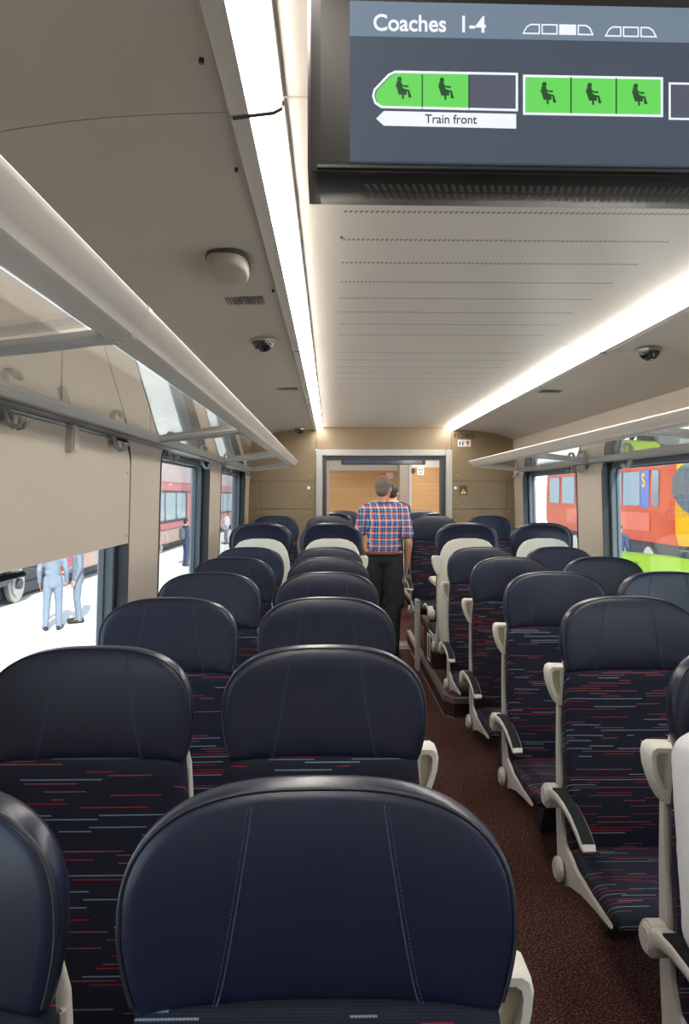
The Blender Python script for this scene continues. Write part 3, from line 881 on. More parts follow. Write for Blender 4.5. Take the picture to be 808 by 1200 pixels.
def seat(kind, x, y, z, rz, label, group):
    if kind in USED: o = copy_tree(PROTO[kind])
    else: o = PROTO[kind]; USED.add(kind)
    o.location = (x, y, z); o.rotation_euler = (0, 0, rz); tag(o, label, 'seat', group); return o
XA, XWI, XRA, XRW = -.015, -.545, 1.015, 1.535
PZ = .145
G1, G2, G3 = 'left block seats facing the camera', 'right block seats facing the camera', 'bay seats by the bulkhead'
for i, y in enumerate(ROW):
    n = 'nearest the camera' if i == 0 else ('in the %s row from the camera' % ORD[i])
    seat(1, XA, y, 0, 0, 'dark leather-topped seat on the left of the aisle, %s' % n, G1)
    seat(0, XWI, y, 0, 0, 'dark leather-topped seat at the left windows, %s' % n, G1)
RN = {1: 'striped seat at right frame edge holding the person in a pale shirt', 2: 'striped seat with whole cushion visible, right of the aisle in front', 3: 'striped right-hand aisle seat directly behind the large front one', 4: 'striped right-hand aisle seat, second behind the large front one', 5: 'striped right-hand aisle seat beside the platform corner'}
RW = {3: 'black headrest seat at the right windows, cut by the frame edge', 4: 'bright sunlit headrest at the right windows, larger of two', 5: 'bright sunlit headrest at the right windows, in front of the white-backed one'}
for i, y in enumerate(ROW):
    if i in RN: seat(-1, XRA, y, 0, 0, RN[i], G2)
    if i in RW: seat(0, XRW, y, 0, 0, RW[i], G2)
# bay on the platform: backs towards the camera, then facing ones
YA, YF = 5.22, 7.08
seat(-1, XA+.02, YA+.04, PZ, PI, 'white-backed seat turned away, left of the aisle', G3)
seat(0, XWI+.03, YA+.04, PZ, PI, 'white-backed seat turned away at the left windows', G3)
seat(1, XRA-.01, YA+.05, PZ, PI, 'white-backed seat turned away, right of the aisle', G3)
seat(0, XRW+.03, YA+.05, PZ, PI, 'white-backed seat turned away at the right windows', G3)
seat(1, XA, YF, PZ, 0, 'far seat left of the aisle against the bulkhead doorway', G3)
seat(0, XWI, YF, PZ, 0, 'far seat at the left windows against the bulkhead', G3)
seat(-1, XRA, YF, PZ, 0, 'far striped seat right of the man, against the bulkhead', G3)
seat(0, XRW+.03, YF, PZ, 0, 'far seat at the right windows against the bulkhead', G3)
# beyond the doorway
G4 = 'seats beyond the doorway'
seat(0, .16, 9.4, PZ, 0, 'farther headrest seen left through the doorway', G4)
seat(0, .02, 8.2, PZ, PI, 'nearer black-backed seat seen left through the doorway', G4)
seat(0, 1.18, 9.4, PZ, 0, 'farther headrest seen right through the doorway', G4)
seat(0, 1.22, 8.2, PZ, PI, 'nearer black-backed seat seen right through the doorway', G4)

# platforms carrying the bay seats
def platform(name, sg, x_edge, xw, label, zt=.145, y0=5.03, y1=YB-.01):
    t = thing(name, label, 'platform', (x_edge, y0, 0))
    pts = [(x_edge, y0+.08), (x_edge+sg*.06, y0), (xw, y0), (xw, y1), (x_edge, y1)]
    loc = [(x-x_edge, y-y0) for x, y in pts]
    bm = B(); prism(bm, loc, 'z', 0, zt-.001); obj('carpet_block', bm, 'carpet', t, smooth=False)
    def strip(z0, z1, o, w):
        a = loc[4]; path = [loc[4], loc[0], loc[1], loc[2]]
        bm = B(); rings = []
        for i, p in enumerate(path):
            p = Vector(p); d = Vector((0., 0.))
            if i > 0: d += (p-Vector(path[i-1])).normalized()
            if i < len(path)-1: d += (Vector(path[i+1])-p).normalized()
            d.normalize(); nrm = Vector((d.y, -d.x))*(1 if sg > 0 else -1)
            nrm = -nrm if (nrm.x*sg > 0 and abs(nrm.x) > .5) or (abs(nrm.x) <= .5 and nrm.y > 0) else nrm
            rings.append([(p.x+nrm.x*o, p.y+nrm.y*o, z0), (p.x+nrm.x*o, p.y+nrm.y*o, z1), (p.x-nrm.x*w, p.y-nrm.y*w, z1), (p.x-nrm.x*w, p.y-nrm.y*w, z0)])
        loft(bm, rings); return bm
    obj('nosing', strip(zt-.035, zt+.003, .006, .035), 'steel', t, smooth=False)
    obj('kick_strip', strip(.0, .014, .008, .004), 'steel', t, smooth=False)
    return t
platform('seat_platform', 1, .81, XR-.01, 'carpeted platform with metal edging under the right bay seats')
platform('seat_platform', -1, .215, XL+.01, 'carpeted platform with metal edging under the left bay seats')
platform('seat_platform', 1, 1.10, XR-.01, 'carpeted platform under the right seats beyond the doorway', y0=YB+.15, y1=10.85)
platform('seat_platform', -1, .36, XL+.01, 'carpeted platform under the left seats beyond the doorway', y0=YB+.15, y1=YE-.1)

# end panel of the right bay and its table
t = thing('side_panel', 'pale grey end post beside the aisle, right of the walking man', 'panel', (.785, 6.40, 0))
bm = B(); add_box(bm, -.018, .017, 0, .16, .0, .61, .008); pp = obj('post', bm, 'shell', t)
bm = B(); add_box(bm, -.022, .022, -.004, .164, .611, .632, .008); obj('cap', bm, 'rail_grey', t)
t = thing('bay_table', 'beige table leaf between the right bay seats', 'table', (1.38, 6.0, 0))
bm = B(); prism(bm, [(x-1.38, y-6.0) for x, y in [(.845, 5.86), (.90, 5.80), (1.90, 5.80), (1.90, 6.22), (.88, 6.22), (.845, 6.18)]], 'z', .835, .875, .008); obj('tabletop', bm, 'table', t)
bm = B(); add_box(bm, .40, .51, -.10, .10, .145, .834, .01); obj('leg', bm, 'darkmetal', t)
t = thing('floor_box', 'carpeted box with a white framed grille beside the platform step', 'box', (.85, 6.1, .145))
bm = B(); add_box(bm, -.02, .10, -.22, .30, 0.001, .30, .004); obj('casing', bm, 'carpet', t)
bm = B()
for a in ((-.13, -.12, .04, .26), (.0, .01, .04, .26)): add_box(bm, -.026, -.0205, *a, .001, 1)
for a in ((-.12, .0, .04, .05), (-.12, .0, .25, .26)): add_box(bm, -.026, -.0205, *a, .001, 1)
obj('grille_frame', bm, 'white', t)

# ------------------------------------------------------------------ signs on the bulkheads
def sx_at(u, Y): return (u-388)*Y/840
def sz_at(v, Y): return CZ+(580-v)*Y/840
yb = YB-.002
text_mesh('number_lettering', '912405', .075, 'black', wf, (1.302, yb, 2.185), ext=.0008, sx=1.0)
t = thing('toilet_sign', 'white toilet sign with two figures and a red arrow on the right bulkhead', 'sign', (1.42, YB-.004, 2.13))
bm = B(); add_box(bm, -.07, .07, -.002, .0025, -.037, .037, .001, 1); obj('plate', bm, 'white', t, smooth=False)
bm = B()
for x in (-.048, -.016):
    disc(bm, (x, -.0028, .018), 'y', .006, .0015, 12); prism(bm, [(x-.008, .010), (x+.008, .010), (x+.006, -.010), (x+.004, -.026), (x-.004, -.026), (x-.006, -.010)], 'y', -.0035, -.002)
obj('figure', bm, 'black', t, smooth=False)
bm = B(); prism(bm, [(.035, .030), (.062, .0), (.050, .0), (.042, .010), (.042, -.028), (.029, -.028), (.029, .010), (.021, .0), (.009, .0)], 'y', -.0035, -.002); obj('arrow', bm, 'red', t, smooth=False)
t = thing('warning_sign', 'small black warning sign with a yellow triangle on the right bulkhead', 'sign', (1.41, YB-.004, 1.63))
bm = B(); add_box(bm, -.042, .042, -.002, .0025, -.05, .05, .001, 1); obj('plate', bm, 'darkmetal', t, smooth=False)
bm = B(); prism(bm, [(0, .018), (.032, -.038), (-.032, -.038)], 'y', -.0035, -.002); tri = obj('triangle', bm, 'yellow', t, smooth=False)
bm = B(); prism(bm, [(-.004, .004), (.004, .004), (.002, -.020), (-.002, -.020)], 'y', -.005, -.0036); prism(bm, [(-.003, -.024), (.003, -.024), (.003, -.031), (-.003, -.031)], 'y', -.005, -.0036); obj('exclamation_mark', bm, 'black', tri, smooth=False)
YW = YE-.062
t = thing('notice_sign', 'small white notice on the left oak wall beyond the doorway', 'sign', (sx_at(457, YW), YW-.003, sz_at(557.5, YW)))
bm = B(); add_box(bm, -.05, .05, -.002, .0025, -.042, .042, .001, 1); obj('plate', bm, 'white', t, smooth=False)
bm = B()
for z, w in ((.02, .03), (0, .035), (-.02, .03)):
    for k in range(4): add_box(bm, -.04+k*.021, -.04+k*.021+.012, -.003, -.002, z-.004, z+.004)
obj('print', bm, 'black', t, smooth=False)
t = thing('alarm_light', 'round red indicator light on the left oak wall beyond the doorway', 'light', (sx_at(450, YW), YW-.004, sz_at(557.7, YW)))
bm = B(); disc(bm, (0, 0, 0), 'y', .036, .012, 24, .003); obj('ring', bm, 'dark', t)
M['redlamp'] = mat('red_lamp', (.6, .01, .02), .3, emit=((1., .02, .03), 1.5))
bm = B(); disc(bm, (0, -.007, 0), 'y', .024, .008, 24, .002); obj('lens', bm, 'redlamp', t)
YV = 10.9
t = thing('toilet_sign', 'white toilet sign with two figures on the right oak wall', 'sign', (sx_at(493.5, YV), YV-.003, sz_at(552, YV)))
bm = B(); add_box(bm, -.052, .052, -.002, .0025, -.06, .06, .001, 1); obj('plate', bm, 'white', t, smooth=False)
bm = B()
for x in (-.02, .02):
    disc(bm, (x, -.0028, .038), 'y', .006, .0015, 12); prism(bm, [(x-.008, .030), (x+.008, .030), (x+.005, .0), (x-.005, .0)], 'y', -.0035, -.002)
add_box(bm, -.02, .02, -.0035, -.002, -.035, -.022); obj('figure', bm, 'black', t, smooth=False)
t = thing('wall_speaker', 'round black speaker on the right oak wall beyond the doorway', 'speaker', (sx_at(484, YV), YV-.006, sz_at(552, YV)))
bm = B(); disc(bm, (0, 0, 0), 'y', .042, .014, 28, .004); obj('rim', bm, 'dark', t)
bm = B(); disc(bm, (0, -.008, 0), 'y', .032, .006, 28, .002); obj('grille', bm, 'darkmetal', t)

# ------------------------------------------------------------------ people
def capsule(bm, p, q, r1, r2, sub=2):
    b = bmesh.new()
    for c, r in ((p, r1), (q, r2)):
        ic = bmesh.ops.create_icosphere(b, subdivisions=sub, radius=r)
        bmesh.ops.translate(b, verts=ic['verts'], vec=Vector(c))
    bmesh.ops.convex_hull(b, input=b.verts[:])
    bmesh.ops.delete(b, geom=[v for v in b.verts if not v.link_faces], context='VERTS')
    merge(bm, b)

def chain(bm, pts, rs, sub=2):
    for i in range(len(pts)-1): capsule(bm, pts[i], pts[i+1], rs[i], rs[i+1], sub)

def ellip(bm, c, r, seg=20): ball(bm, c, r, seg)

def remeshed(name, bm, m, parent, vox, smooth=4, loc=(0, 0, 0), cut=None):
    me = bpy.data.meshes.new('tmp'); bm.to_mesh(me); bm.free()
    o = bpy.data.objects.new('tmp', me); COL.objects.link(o)
    md = o.modifiers.new('r', 'REMESH'); md.mode = 'VOXEL'; md.voxel_size = vox
    sm = o.modifiers.new('s', 'SMOOTH'); sm.iterations = smooth; sm.factor = .5
    dg = bpy.context.evaluated_depsgraph_get()
    m2 = bpy.data.meshes.new_from_object(o.evaluated_get(dg)); m2.name = name
    bpy.data.objects.remove(o); bpy.data.meshes.remove(me)
    m2.materials.clear()
    m2.materials.append(M[m] if isinstance(m, str) else m)
    m2.polygons.foreach_set('use_smooth', [True]*len(m2.polygons))
    if cut:
        b = bmesh.new(); b.from_mesh(m2)
        for pco, pno in cut:
            g_ = bmesh.ops.bisect_plane(b, geom=b.verts[:]+b.edges[:]+b.faces[:], plane_co=pco, plane_no=pno, clear_outer=True)
        b.to_mesh(m2); b.free()
    r = bpy.data.objects.new(name, m2); COL.objects.link(r)
    if parent: r.parent = parent
    r.location = loc
    return r

def hand(bm, w, d, side, curl=.5, s=1.):
    """w wrist, d forearm direction, side = direction the thumb leaves to"""
    w, d, side = Vector(w), Vector(d).normalized(), Vector(side); side = (side-d*side.dot(d)).normalized(); nrm = d.cross(side).normalized()
    for k in range(4):
        o = side*(.027-.018*k)*s
        capsule(bm, w+o*.6, w+d*.085*s+o, .016*s, .012*s, 1)
        L = (.072, .080, .074, .058)[k]*s
        a = w+d*.085*s+o; d1 = (d+nrm*curl*.5).normalized(); b_ = a+d1*L*.45; d2 = (d+nrm*curl*1.3).normalized(); c = b_+d2*L*.33; d3 = (d+nrm*curl*2.2).normalized(); e = c+d3*L*.25
        chain(bm, [a, b_, c, e], [.0095*s, .009*s, .0082*s, .007*s], 1)
    a = w+d*.025*s+side*.028*s; b_ = a+(d*.6+side*.75).normalized()*.038*s; c = b_+(d+side*.25+nrm*.2).normalized()*.032*s
    chain(bm, [w+d*.01, a, b_, c], [.016*s, .014*s, .011*s, .008*s], 1)

def person(label, loc, rz, H=1.75, J=None, look=0., tilt=0., top='suit_navy', legs='suit_navy', hair='hair_dark', sleeves='long', vox=.018, belt=None, tops_name='jacket', collar=None, group=None, hems=True, bulk=1.):
    k = H/1.75
    S = dict(hipL=(-.085, 0, .92), hipR=(.085, 0, .92), kneeL=(-.10, .02, .50), kneeR=(.10, .02, .50), ankL=(-.10, -.02, .09), ankR=(.10, -.02, .09),
             shL=(-.185, 0, 1.415), shR=(.185, 0, 1.415), elL=(-.235, -.03, 1.13), elR=(.235, -.03, 1.13), wrL=(-.235, .06, .885), wrR=(.235, .06, .885),
             pel=(0, 0, .95), waist=(0, 0, 1.08), chest=(0, .0, 1.30), neck=(0, -.005, 1.47), head=(0, .015, 1.622), toeL=None, toeR=None)
    if J: S.update(J)
    S = {a: (Vector(b)*k if b is not None else None) for a, b in S.items()}
    for q in 'LR':
        if S['toe'+q] is None: S['toe'+q] = S['ank'+q]+Vector((.03*(-1 if q == 'L' else 1), .15, -.055))*k
    hd = S['head']; f = Vector((math.sin(-look), math.cos(look), 0)); r_ = Vector((math.cos(look), math.sin(look), 0))
    up = Vector((0, 0, 1))
    def HP(a, b, c): return hd + (r_*a + f*b + up*c)*k
    R = Matrix.Rotation(look, 4, 'Z')
    bm = B()
    # head
    def hel(a, b, c, rad, bmx=None):
        b2 = bmesh.new(); bmesh.ops.create_uvsphere(b2, u_segments=20, v_segments=14, radius=1)
        for v in b2.verts: v.co = HP(a+v.co.x*rad[0], b+v.co.y*rad[1], c+v.co.z*rad[2])
        merge(bmx if bmx is not None else bm, b2)
    hel(0, -.005, .025, (.074, .094, .090)); hel(0, .025, -.035, (.058, .066, .078)); hel(0, .045, -.085, (.034, .035, .028))
    hel(0, .092, -.012, (.013, .020, .020)); hel(0, .087, .010, (.010, .012, .022)); hel(0, .084, -.052, (.024, .010, .007)); hel(0, .078, .034, (.05, .014, .010))
    for s in (-1, 1): hel(s*.076, -.008, -.005, (.010, .020, .032))
    chain(bm, [S['neck']-up*.03*k, HP(0, -.01, -.06)], [.062*k, .055*k])
    # trunk (slim, under the clothes)
    chain(bm, [S['pel'], S['waist'], S['chest']], [.10*k, .095*k, .105*k])
    for q in 'LR':
        chain(bm, [S['chest']+up*.07*k, S['sh'+q]], [.08*k, .045*k])
        chain(bm, [S['sh'+q], S['el'+q], S['wr'+q]], [.046*k, .038*k, .027*k])
        dd = (S['wr'+q]-S['el'+q]).normalized()
        hand(bm, S['wr'+q]+dd*.01, dd, S.get('thumb'+q) or Vector((0, 1, .0)), .35 if not S.get('curl') else .9, k*1.0)
        chain(bm, [S['hip'+q], S['knee'+q], S['ank'+q]], [.078*k, .052*k, .036*k]); chain(bm, [S['ank'+q], S['toe'+q]], [.034*k, .026*k])
    body = remeshed('person', bm, 'skin', None, min(vox, .012), 3)
    body.location = loc; body.rotation_euler = (0, 0, rz)
    tag(body, label, 'person', group)
    # eyes
    for s in (-1, 1):
        b2 = B(); c = HP(s*.031, .079, .012); ball(b2, c, .0115*k, 10); e = obj('eye', b2, 'white', body)
        b2 = B(); c = HP(s*.031, .0885, .012); ball(b2, c, .005*k, 8); obj('pupil', b2, 'black', e)
    # hair cap
    bm = B(); hel(0, -.016, .040, (.081, .096, .088), bm); hel(0, -.050, -.012, (.066, .058, .062), bm)
    hr = remeshed('hair', bm, hair, body, .008, 2, cut=[(HP(0, .066, .03), (f+up*-.45).normalized())])
    # top garment
    bm = B()
    torso = [(S['pel']+up*(-.05 if hems else .0)*k, .135, .100), (S['waist'], .150, .108), (S['chest'], .165, .118), (S['chest']+up*.09*k, .150, .100)]
    for c, rx, ry in torso: ellip(bm, c, (rx*k*bulk, ry*k*bulk, .11*k))
    ax = (S['chest']-S['pel'])
    for i in range(8):
        f_ = i/7; c = S['pel'].lerp(S['chest'], f_); w = .128+.030*f_; ellip(bm, c, (w*k*bulk, (.104+.01*f_)*k*bulk, .08*k))
    if sleeves == 'long' and hems: ellip(bm, S['pel']-up*.10*k, (.152*k, .118*k, .10*k)); ellip(bm, S['pel']-up*.04*k, (.150*k, .115*k, .10*k))
    for q in 'LR':
        sg = -1 if q == 'L' else 1
        chain(bm, [S['neck']+Vector((sg*.030, -.01, -.03))*k, S['neck'].lerp(S['sh'+q], .55)+up*.012*k, S['sh'+q]], [.052*k, .060*k, .062*k])
        chain(bm, [S['chest']+Vector((sg*.05, 0, .125))*k, S['sh'+q]], [.065*k, .062*k])
        if sleeves == 'long': chain(bm, [S['sh'+q], S['el'+q], S['wr'+q]], [.063*k, .053*k, .040*k])
        else: chain(bm, [S['sh'+q], S['sh'+q].lerp(S['el'+q], .72)], [.064*k, .066*k])
    cuts = []
    g_ = remeshed(tops_name, bm, top, body, vox*.8, 3)
    # collar
    bm = B(); n = S['neck']; b2 = bm
    tube(bm, [n+Vector((.068*math.cos(a)*k, .066*math.sin(a)*k, (.022-.014*math.sin(a))*k)) for a in [i*2*PI/20 for i in range(21)]], .014*k, 8)
    obj('collar', bm, collar or top, body)
    # trousers
    bm = B(); ellip(bm, S['pel']+up*.0, (.148*k*bulk, .112*k*bulk, .10*k)); 
    for q in 'LR': chain(bm, [S['hip'+q]+up*.04*k, S['hip'+q].lerp(S['knee'+q], .15), S['knee'+q], S['ank'+q]-up*.02], [.085*k*bulk, .094*k*bulk, .070*k*bulk, .060*k])
    remeshed('trousers', bm, legs, body, vox*.8, 3)
    if belt:
        bm = B(); c = S['pel']+up*.055*k
        tube(bm, [c+Vector((.150*math.cos(a)*k*bulk, .117*math.sin(a)*k*bulk, 0)) for a in [i*2*PI/32 for i in range(33)]], .017*k, 8); obj('belt', bm, belt, body)
    for q in 'LR':
        bm = B(); a, t_ = S['ank'+q], S['toe'+q]; d = (t_-a); d.z = 0; d.normalize()
        low = min(a.z, t_.z)-.034*k
        for fr, w, h in ((-.05, .040, .085), (0, .046, .10), (.06, .050, .088), (.12, .052, .080), (.18, .046, .072)):
            ellip(bm, Vector((a.x, a.y, low+h*k/2))+d*fr*k, (w*k, .05*k, h*k/2))
        remeshed('shoe', bm, 'shoe', body, .010, 3)
    return body

person('grey-haired man in a blue and orange plaid shirt walking away along the aisle', (.52, 7.02, 0), 0, 1.765,
       bulk=1.13, J=dict(elR=(.240, -.05, 1.10), wrR=(.226, .02, .865), elL=(-.245, .05, 1.14), wrL=(-.20, .22, 1.0), kneeL=(-.09, .06, .50), ankL=(-.09, .08, .10), ankR=(.085, -.06, .09), kneeR=(.095, .0, .5)),
       look=-.42, top='plaid', legs='jeans', hair='hair_grey', sleeves='short', vox=.014, belt='belt', tops_name='plaid_shirt', hems=False)
person('dark-haired man in a black suit beyond the plaid-shirted man', (.87, 10.0, 0), 0, 1.73, look=-.3, top='suit_dark', legs='suit_dark', collar='shirt_white', vox=.018)
# seated passenger at the right frame edge (faces the camera)
sp = person('seated person in a pale shirt at the right frame edge, only the sleeve showing', (.966, 1.50, .0), PI, 1.72,
       J=dict(pel=(0, .03, .545), waist=(0, .01, .70), chest=(0, -.02, .93), neck=(0, -.02, 1.10), head=(0, .03, 1.265), hipL=(-.085, .08, .52), hipR=(.085, .08, .52), kneeL=(-.12, .50, .52), kneeR=(.12, .50, .52),
              ankL=(-.12, .50, .10), ankR=(.12, .50, .10), shL=(-.18, -.02, 1.03), shR=(.175, -.02, 1.03), elL=(-.20, .06, .75), elR=(.215, .09, .715), wrL=(-.09, .28, .65), wrR=(.10, .32, .66)),
       top='shirt_white', legs='jeans', hair='hair_dark', vox=.014, tops_name='shirt', hems=False)

# ------------------------------------------------------------------ outdoors
GZ = -1.05
bm = B(); add_box(bm, -60, 60, -30, 120, GZ-.2, GZ); struct('ground', bm, 'ground', label='bright pale paving outside the train', smooth=False)
person('man in a pale blue suit seen from behind outside the nearest left window', (-5.42, 14.1, GZ), .3, 1.82, top='suit_blue', legs='suit_blue', vox=.022, J=dict(kneeL=(-.11, .0, .5), ankL=(-.13, -.04, .09)), group='people outside on the left')
person('man in a blue suit and white shirt turned sideways outside the nearest left window', (-5.22, 14.9, GZ), PI*.62, 1.80, top='suit_blue', legs='suit_blue', collar='shirt_white', vox=.022, J=dict(wrR=(.12, .24, 1.02)), group='people outside on the left')
p1 = person('person in a navy suit outside the second left window', (-5.35, 26.6, GZ), -.9, 1.76, top='suit_navy', legs='suit_navy', collar='shirt_white', vox=.026, group='people outside on the left')
bm = B(); add_box(bm, -.15, .15, -.24, -.10, .98, 1.42, .05, 3); bp_ = obj('backpack', bm, 'bag', smooth=True, loc=(-5.35, 26.6, GZ)); bp_.rotation_euler = (0, 0, -.9)
tag(bp_, 'grey backpack worn by the navy-suited person outside', 'bag')
person('person in a white shirt outside the last left window', (-5.6, 38.5, GZ), 2.2, 1.72, top='shirt_white', legs='suit_blue', hair='hair_grey', vox=.03, tops_name='shirt', group='people outside on the left')
person('person in a dark jacket at the edge of the near right window', (8.20, 20.2, GZ), -.8, 1.80, top='suit_navy', legs='suit_dark', vox=.024)

def side_train(name, label, x, y0, y1, sg, cols, zs, wins):
    """sg: direction the visible side faces (+1 faces +x)"""
    t = thing(name, label, 'train', (x, (y0+y1)/2, GZ)); c = (y0+y1)/2
    W = 2.8
    def bx(nm, z0, z1, m, off=0., a=y0, b=y1):
        bm = B(); xa, xb = sorted((0.+sg*off, -sg*W)); add_box(bm, xa, xb, a-c, b-c, z0-GZ, z1-GZ, .04, 2); return obj(nm, bm, m, t)
    for nm, z0, z1, m, off, *ab in zs: bx(nm, z0, z1, m, off, *ab)
    for a, b, z0, z1, m in wins:
        bm = B(); pts = rrect(a-c, b-c, z0-GZ, z1-GZ, .12, 5)
        loft(bm, [[(-sg*.05, p[0], p[1]) for p in pts], [(sg*.03, p[0], p[1]) for p in pts]]); obj('train_window', bm, m, t)
    return t, c
zs = [('underframe', -.95, -.62, 't_under', -.35), ('skirt', -.66, 0., 't_skirt', -.02, 19.9), ('bogie_cover', -.62, 0., 't_under', -.32, 12.6, 19.8), ('lower_band', 0.0, .30, 't_red', .01), ('window_band', .30, 1.78, 't_under', 0.), ('upper_band', 1.78, 2.15, 't_red', .01), ('roof', 2.15, 3.05, 't_roof', -.08)]
wins = []
y = 13.
k = 0
while y < 58:
    wins.append((y, y+2.0, .42, 1.68, 't_glass')); y += 2.35; k += 1
    if k % 3 == 0:
        y += .1; wins.append((y, y+1.3, -.55, 1.70, 't_red')); y += 1.5
t, c = side_train('passenger_train', 'red passenger train standing outside on the left', -7.5, 12.6, 62, 1, None, zs, wins)
for yy in (14.9, 17.6, 20.6, 30, 32.4, 44, 46.4, 56):
    bm = B(); disc(bm, (-.20, yy-c, .47), 'x', .46, .12, 36, .02); disc(bm, (-.13, yy-c, .47), 'x', .33, .06, 28, .015); w_ = obj('wheel', bm, 'steel', t)
    bm = B(); disc(bm, (-.08, yy-c, .47), 'x', .13, .10, 20, .015); obj('axle_box', bm, 't_under', w_)
for yy in (16.25,):
    bm = B(); prism(bm, [(yy-c-1.7, .62), (yy-c+1.7, .62), (yy-c+1.5, .80), (yy-c+.5, .55), (yy-c-.5, .55), (yy-c-1.5, .80)], 'x', -.11, -.02, .03); obj('bogie_frame', bm, 't_under', t)

# orange train on the right
X0 = 10.3; YN = 20.6
t = thing('passenger_train', 'orange train with a yellow rounded nose outside on the right', 'train', (X0, 40, GZ))
def osec(y, inset, z0=.05, z1=3.6, w=2.8):
    """one cross-section ring of the car body: from the visible foot up over the roof to the far foot"""
    prof = [(0.10, z0), (0., z0+.35), (-.02, z0+1.0), (0., 2.0), (.05, 2.6), (.25, 3.15), (.7, 3.45), (1.4, z1), (2.1, 3.45), (2.55, 3.15), (2.75, 2.6), (2.8, 2.0), (2.82, z0+1.0), (2.8, z0+.35), (2.7, z0)]
    return [(1.4+(x-1.4)*(1-inset), y-40, z-GZ) for x, z in prof]
bm = B(); loft(bm, [osec(y, i) for y, i in ((21.3, .035), (21.5, .012), (21.9, 0), (22.3, 0), (30, 0), (34, 0))]); obj('car_body', bm, 't_orange', t)
bm = B(); loft(bm, [osec(y, i) for y, i in ((20.3, .72), (20.38, .5), (20.6, .30), (20.95, .14), (21.299, .037))]); ns = obj('nose', bm, [M['t_yellow']], t)
# windscreen wrapped round the nose, set slightly proud of it
def nose_pt(a, z, off):
    ang = math.radians(a)     # 0 = side (facing -x), 90 = front (facing -y)
    tz = 1.0
    cx, cy = 1.4, 21.9
    ex, ey = 1.4, 1.56
    return Vector((cx-(ex+off)*abs(math.cos(ang))**.8*math.copysign(1, math.cos(ang)), cy-(ey+off)*abs(math.sin(ang))**.8-40, z-GZ))
bm = B(); rows = []
for i in range(15):
    a = 14+ i*11; r = []
    for j in range(8):
        zlo = 1.05 if 1 < i < 13 else (1.25 if i in (1, 13) else 1.6); zhi = 2.55 if 1 < i < 13 else (2.4 if i in (1, 13) else 2.1)
        r.append(nose_pt(a, zlo+(zhi-zlo)*j/7, .05))
    rows.append(r)
vs = loft(bm, rows, cap0=False, cap1=False, closed=False)
bmesh.ops.solidify(bm, geom=bm.faces[:], thickness=.03)
obj('windscreen', bm, 't_glass', t)
for a, b, m, nm in ((25.1, 26.7, 't_glass', 'train_window'), (23.6, 24.95, 't_glass', 'train_window'), (27.9, 29.5, 't_glass', 'train_window'), (30, 31.6, 't_glass', 'train_window'), (32, 33.4, 't_glass', 'train_window'), (22.25, 22.7, 't_glass', 'door_window')):
    bm = B(); zlo, zhi = (1.22, 2.36)
    pts = rrect(a-40, b-40, zlo-GZ, zhi-GZ, .10, 5); loft(bm, [[(.06, p[0], p[1]) for p in pts], [(-.035, p[0], p[1]) for p in pts]]); obj(nm, bm, m, t)
bm = B(); pts = rrect(22.95-40, 23.58-40, 1.15-GZ, 2.38-GZ, .02, 2); loft(bm, [[(.05, p[0], p[1]) for p in pts], [(-.022, p[0], p[1]) for p in pts]]); bp2 = obj('blue_panel', bm, 't_blue', t)
lt = text_mesh('lettering', 'S', .62, 'yellow', bp2, (-.03, 23.48-40, 1.85-GZ), rot=(PI/2, 0, -PI/2), ext=.006, thick=.01)
bm = B(); pts = rrect(22.9-40, 31-40, .40-GZ, 1.0-GZ, .05, 3); loft(bm, [[(.03, p[0], p[1]) for p in pts], [(-.03, p[0], p[1]) for p in pts]]); obj('lower_reflection', bm, 't_reflect', t)  # pale reflection low on the side, painted as a raised sheet
bm = B(); add_box(bm, .3, 2.5, 21.6-40, 33.9-40, -.85-GZ, .049-GZ, .03); obj('underframe', bm, 't_under', t)
for yy in (23.4, 25.6, 30.5, 32.7):
    bm = B(); disc(bm, (.22, yy-40, .47), 'x', .46, .12, 32, .02); obj('wheel', bm, 'steel', t)
# lime service wagon in front of it
t = thing('service_wagon', 'low lime green service wagon in front of the orange train', 'wagon', (8.4, 18.5, GZ))
bm = B(); prism(bm, [(-1.35, .55), (-1.15, 1.10), (-.9, 1.16), (.9, .98), (2.8, .98), (2.8, .45), (-.5, .42)], 'y', -.6, .6, .03)
obj('chassis', bm, 'lime', t)
text_mesh('lettering', 'LOCO', .12, 'black', t, (-1.0, -.612, .86), ext=.005)
for x in (-.3, 1.2, 2.4):
    bm = B(); disc(bm, (x, -.5, .30), 'y', .30, .2, 24, .03); disc(bm, (x, .5, .30), 'y', .30, .2, 24, .03); obj('wheel', bm, 't_under', t)
bm = B()
for x in (.9, 1.3, 1.8): tube(bm, [(x, -.3, .98), (x+.05, -.3, 1.3), (x+.3, -.3, 1.35)], .05, 8)
add_box(bm, .7, 2.4, -.4, .4, .979, 1.16, .03); obj('coupling_gear', bm, 't_under', t)
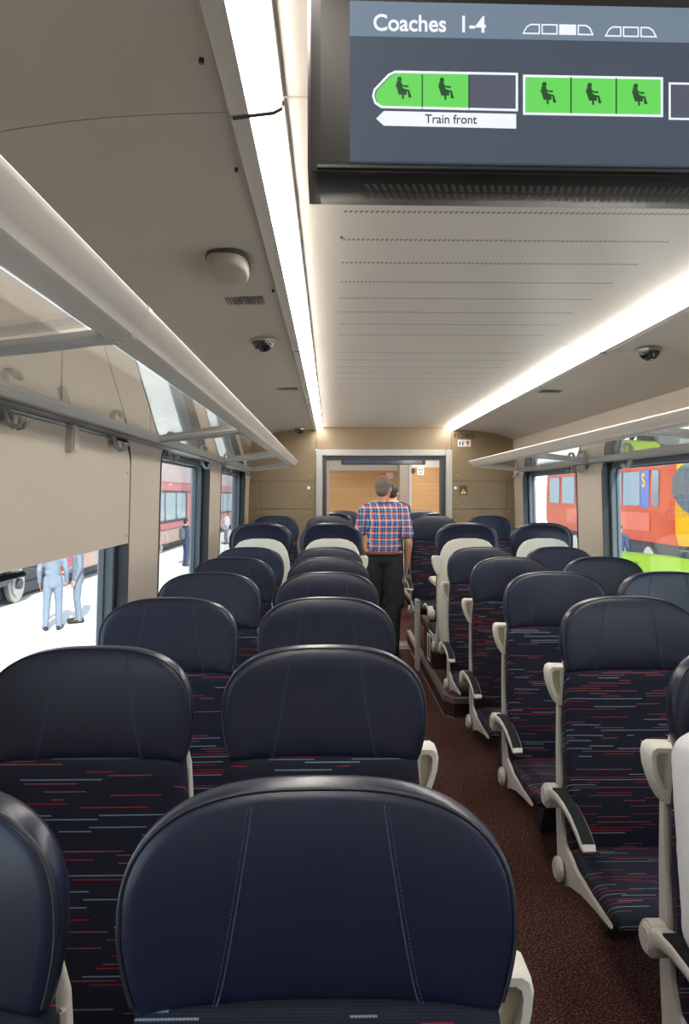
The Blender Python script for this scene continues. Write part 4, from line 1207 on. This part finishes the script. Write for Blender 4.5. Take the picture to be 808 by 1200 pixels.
# white pavilion and pale halls
t = thing('pavilion', 'white exhibition pavilion outside the far right window', 'building', (14.0, 45.5, GZ))
bm = B(); add_box(bm, -2.2, -.2+.9, -3, 3, 0, 3.6, .05); obj('hall', bm, 'tent', t)
bm = B(); prism(bm, [(-2.4, 3.6), (.95, 3.6), (-.7, 4.6)], 'y', -3.2, 3.2, .02); obj('roof', bm, 'tent', t)
bm = B(); 
for s in (-.22, .22): tube(bm, [(-2.6+.9, -3.6+s*.0, 0), (-2.1+.9+s, -3.1, 2.4)], .03, 8)
for k in range(7): tube(bm, [(-1.7+.5*k/7-.0, -3.6+.5*k/7, .2+k*.32), (-1.45+.5*k/7, -3.55+.5*k/7, .2+k*.32)], .02, 6)
obj('ladder', bm, 'alu', t)
t = thing('exhibition_hall', 'long pale exhibition hall far behind the orange train', 'building', (30, 60, GZ))
bm = B(); add_box(bm, -3, 8, -45, 40, 0, 5.2, .05); obj('facade', bm, 'far_grey', t)
bm = B(); add_box(bm, -3.4, 8.4, -46, 41, 5.2, 5.7, .05); obj('roof', bm, 'tent', t)

# ------------------------------------------------------------------ light
w = bpy.data.worlds.new('world'); scene.world = w; w.use_nodes = True
N, L = w.node_tree.nodes, w.node_tree.links
bg = N['Background']
sky = N.new('ShaderNodeTexSky'); sky.sky_type = 'HOSEK_WILKIE'; sky.turbidity = 4.; sky.ground_albedo = .5
SUN_AZ, SUN_EL = math.radians(14), math.radians(36)       # sun behind the camera, slightly to the right
sd = Vector((math.sin(SUN_AZ)*math.cos(SUN_EL), -math.cos(SUN_AZ)*math.cos(SUN_EL), math.sin(SUN_EL)))
sky.sun_direction = sd
mx = N.new('ShaderNodeMix'); mx.data_type = 'RGBA'; mx.inputs[0].default_value = .45; mx.inputs[7].default_value = (.55, .62, .72, 1)
L.new(sky.outputs[0], mx.inputs[6]); L.new(mx.outputs[2], bg.inputs[0]); bg.inputs[1].default_value = 5.0
sun = bpy.data.lights.new('sun', 'SUN'); sun.energy = 9.0; sun.angle = math.radians(.6); sun.color = (1., .95, .88)
so = bpy.data.objects.new('sun', sun); COL.objects.link(so); so.rotation_euler = sd.to_track_quat('Z', 'Y').to_euler(); so.location = (0, 0, 12)

vs_ = scene.view_settings
vs_.view_transform = 'Standard'; vs_.look = 'None'; vs_.gamma = 1; vs_.use_curve_mapping = False; vs_.exposure = .3
scene.cycles.max_bounces = 10; scene.cycles.diffuse_bounces = 5; scene.cycles.glossy_bounces = 5; scene.cycles.transparent_max_bounces = 16
scene.cycles.sample_clamp_indirect = 6.; scene.cycles.use_denoising = True
scene.cycles.caustics_reflective = False; scene.cycles.caustics_refractive = False
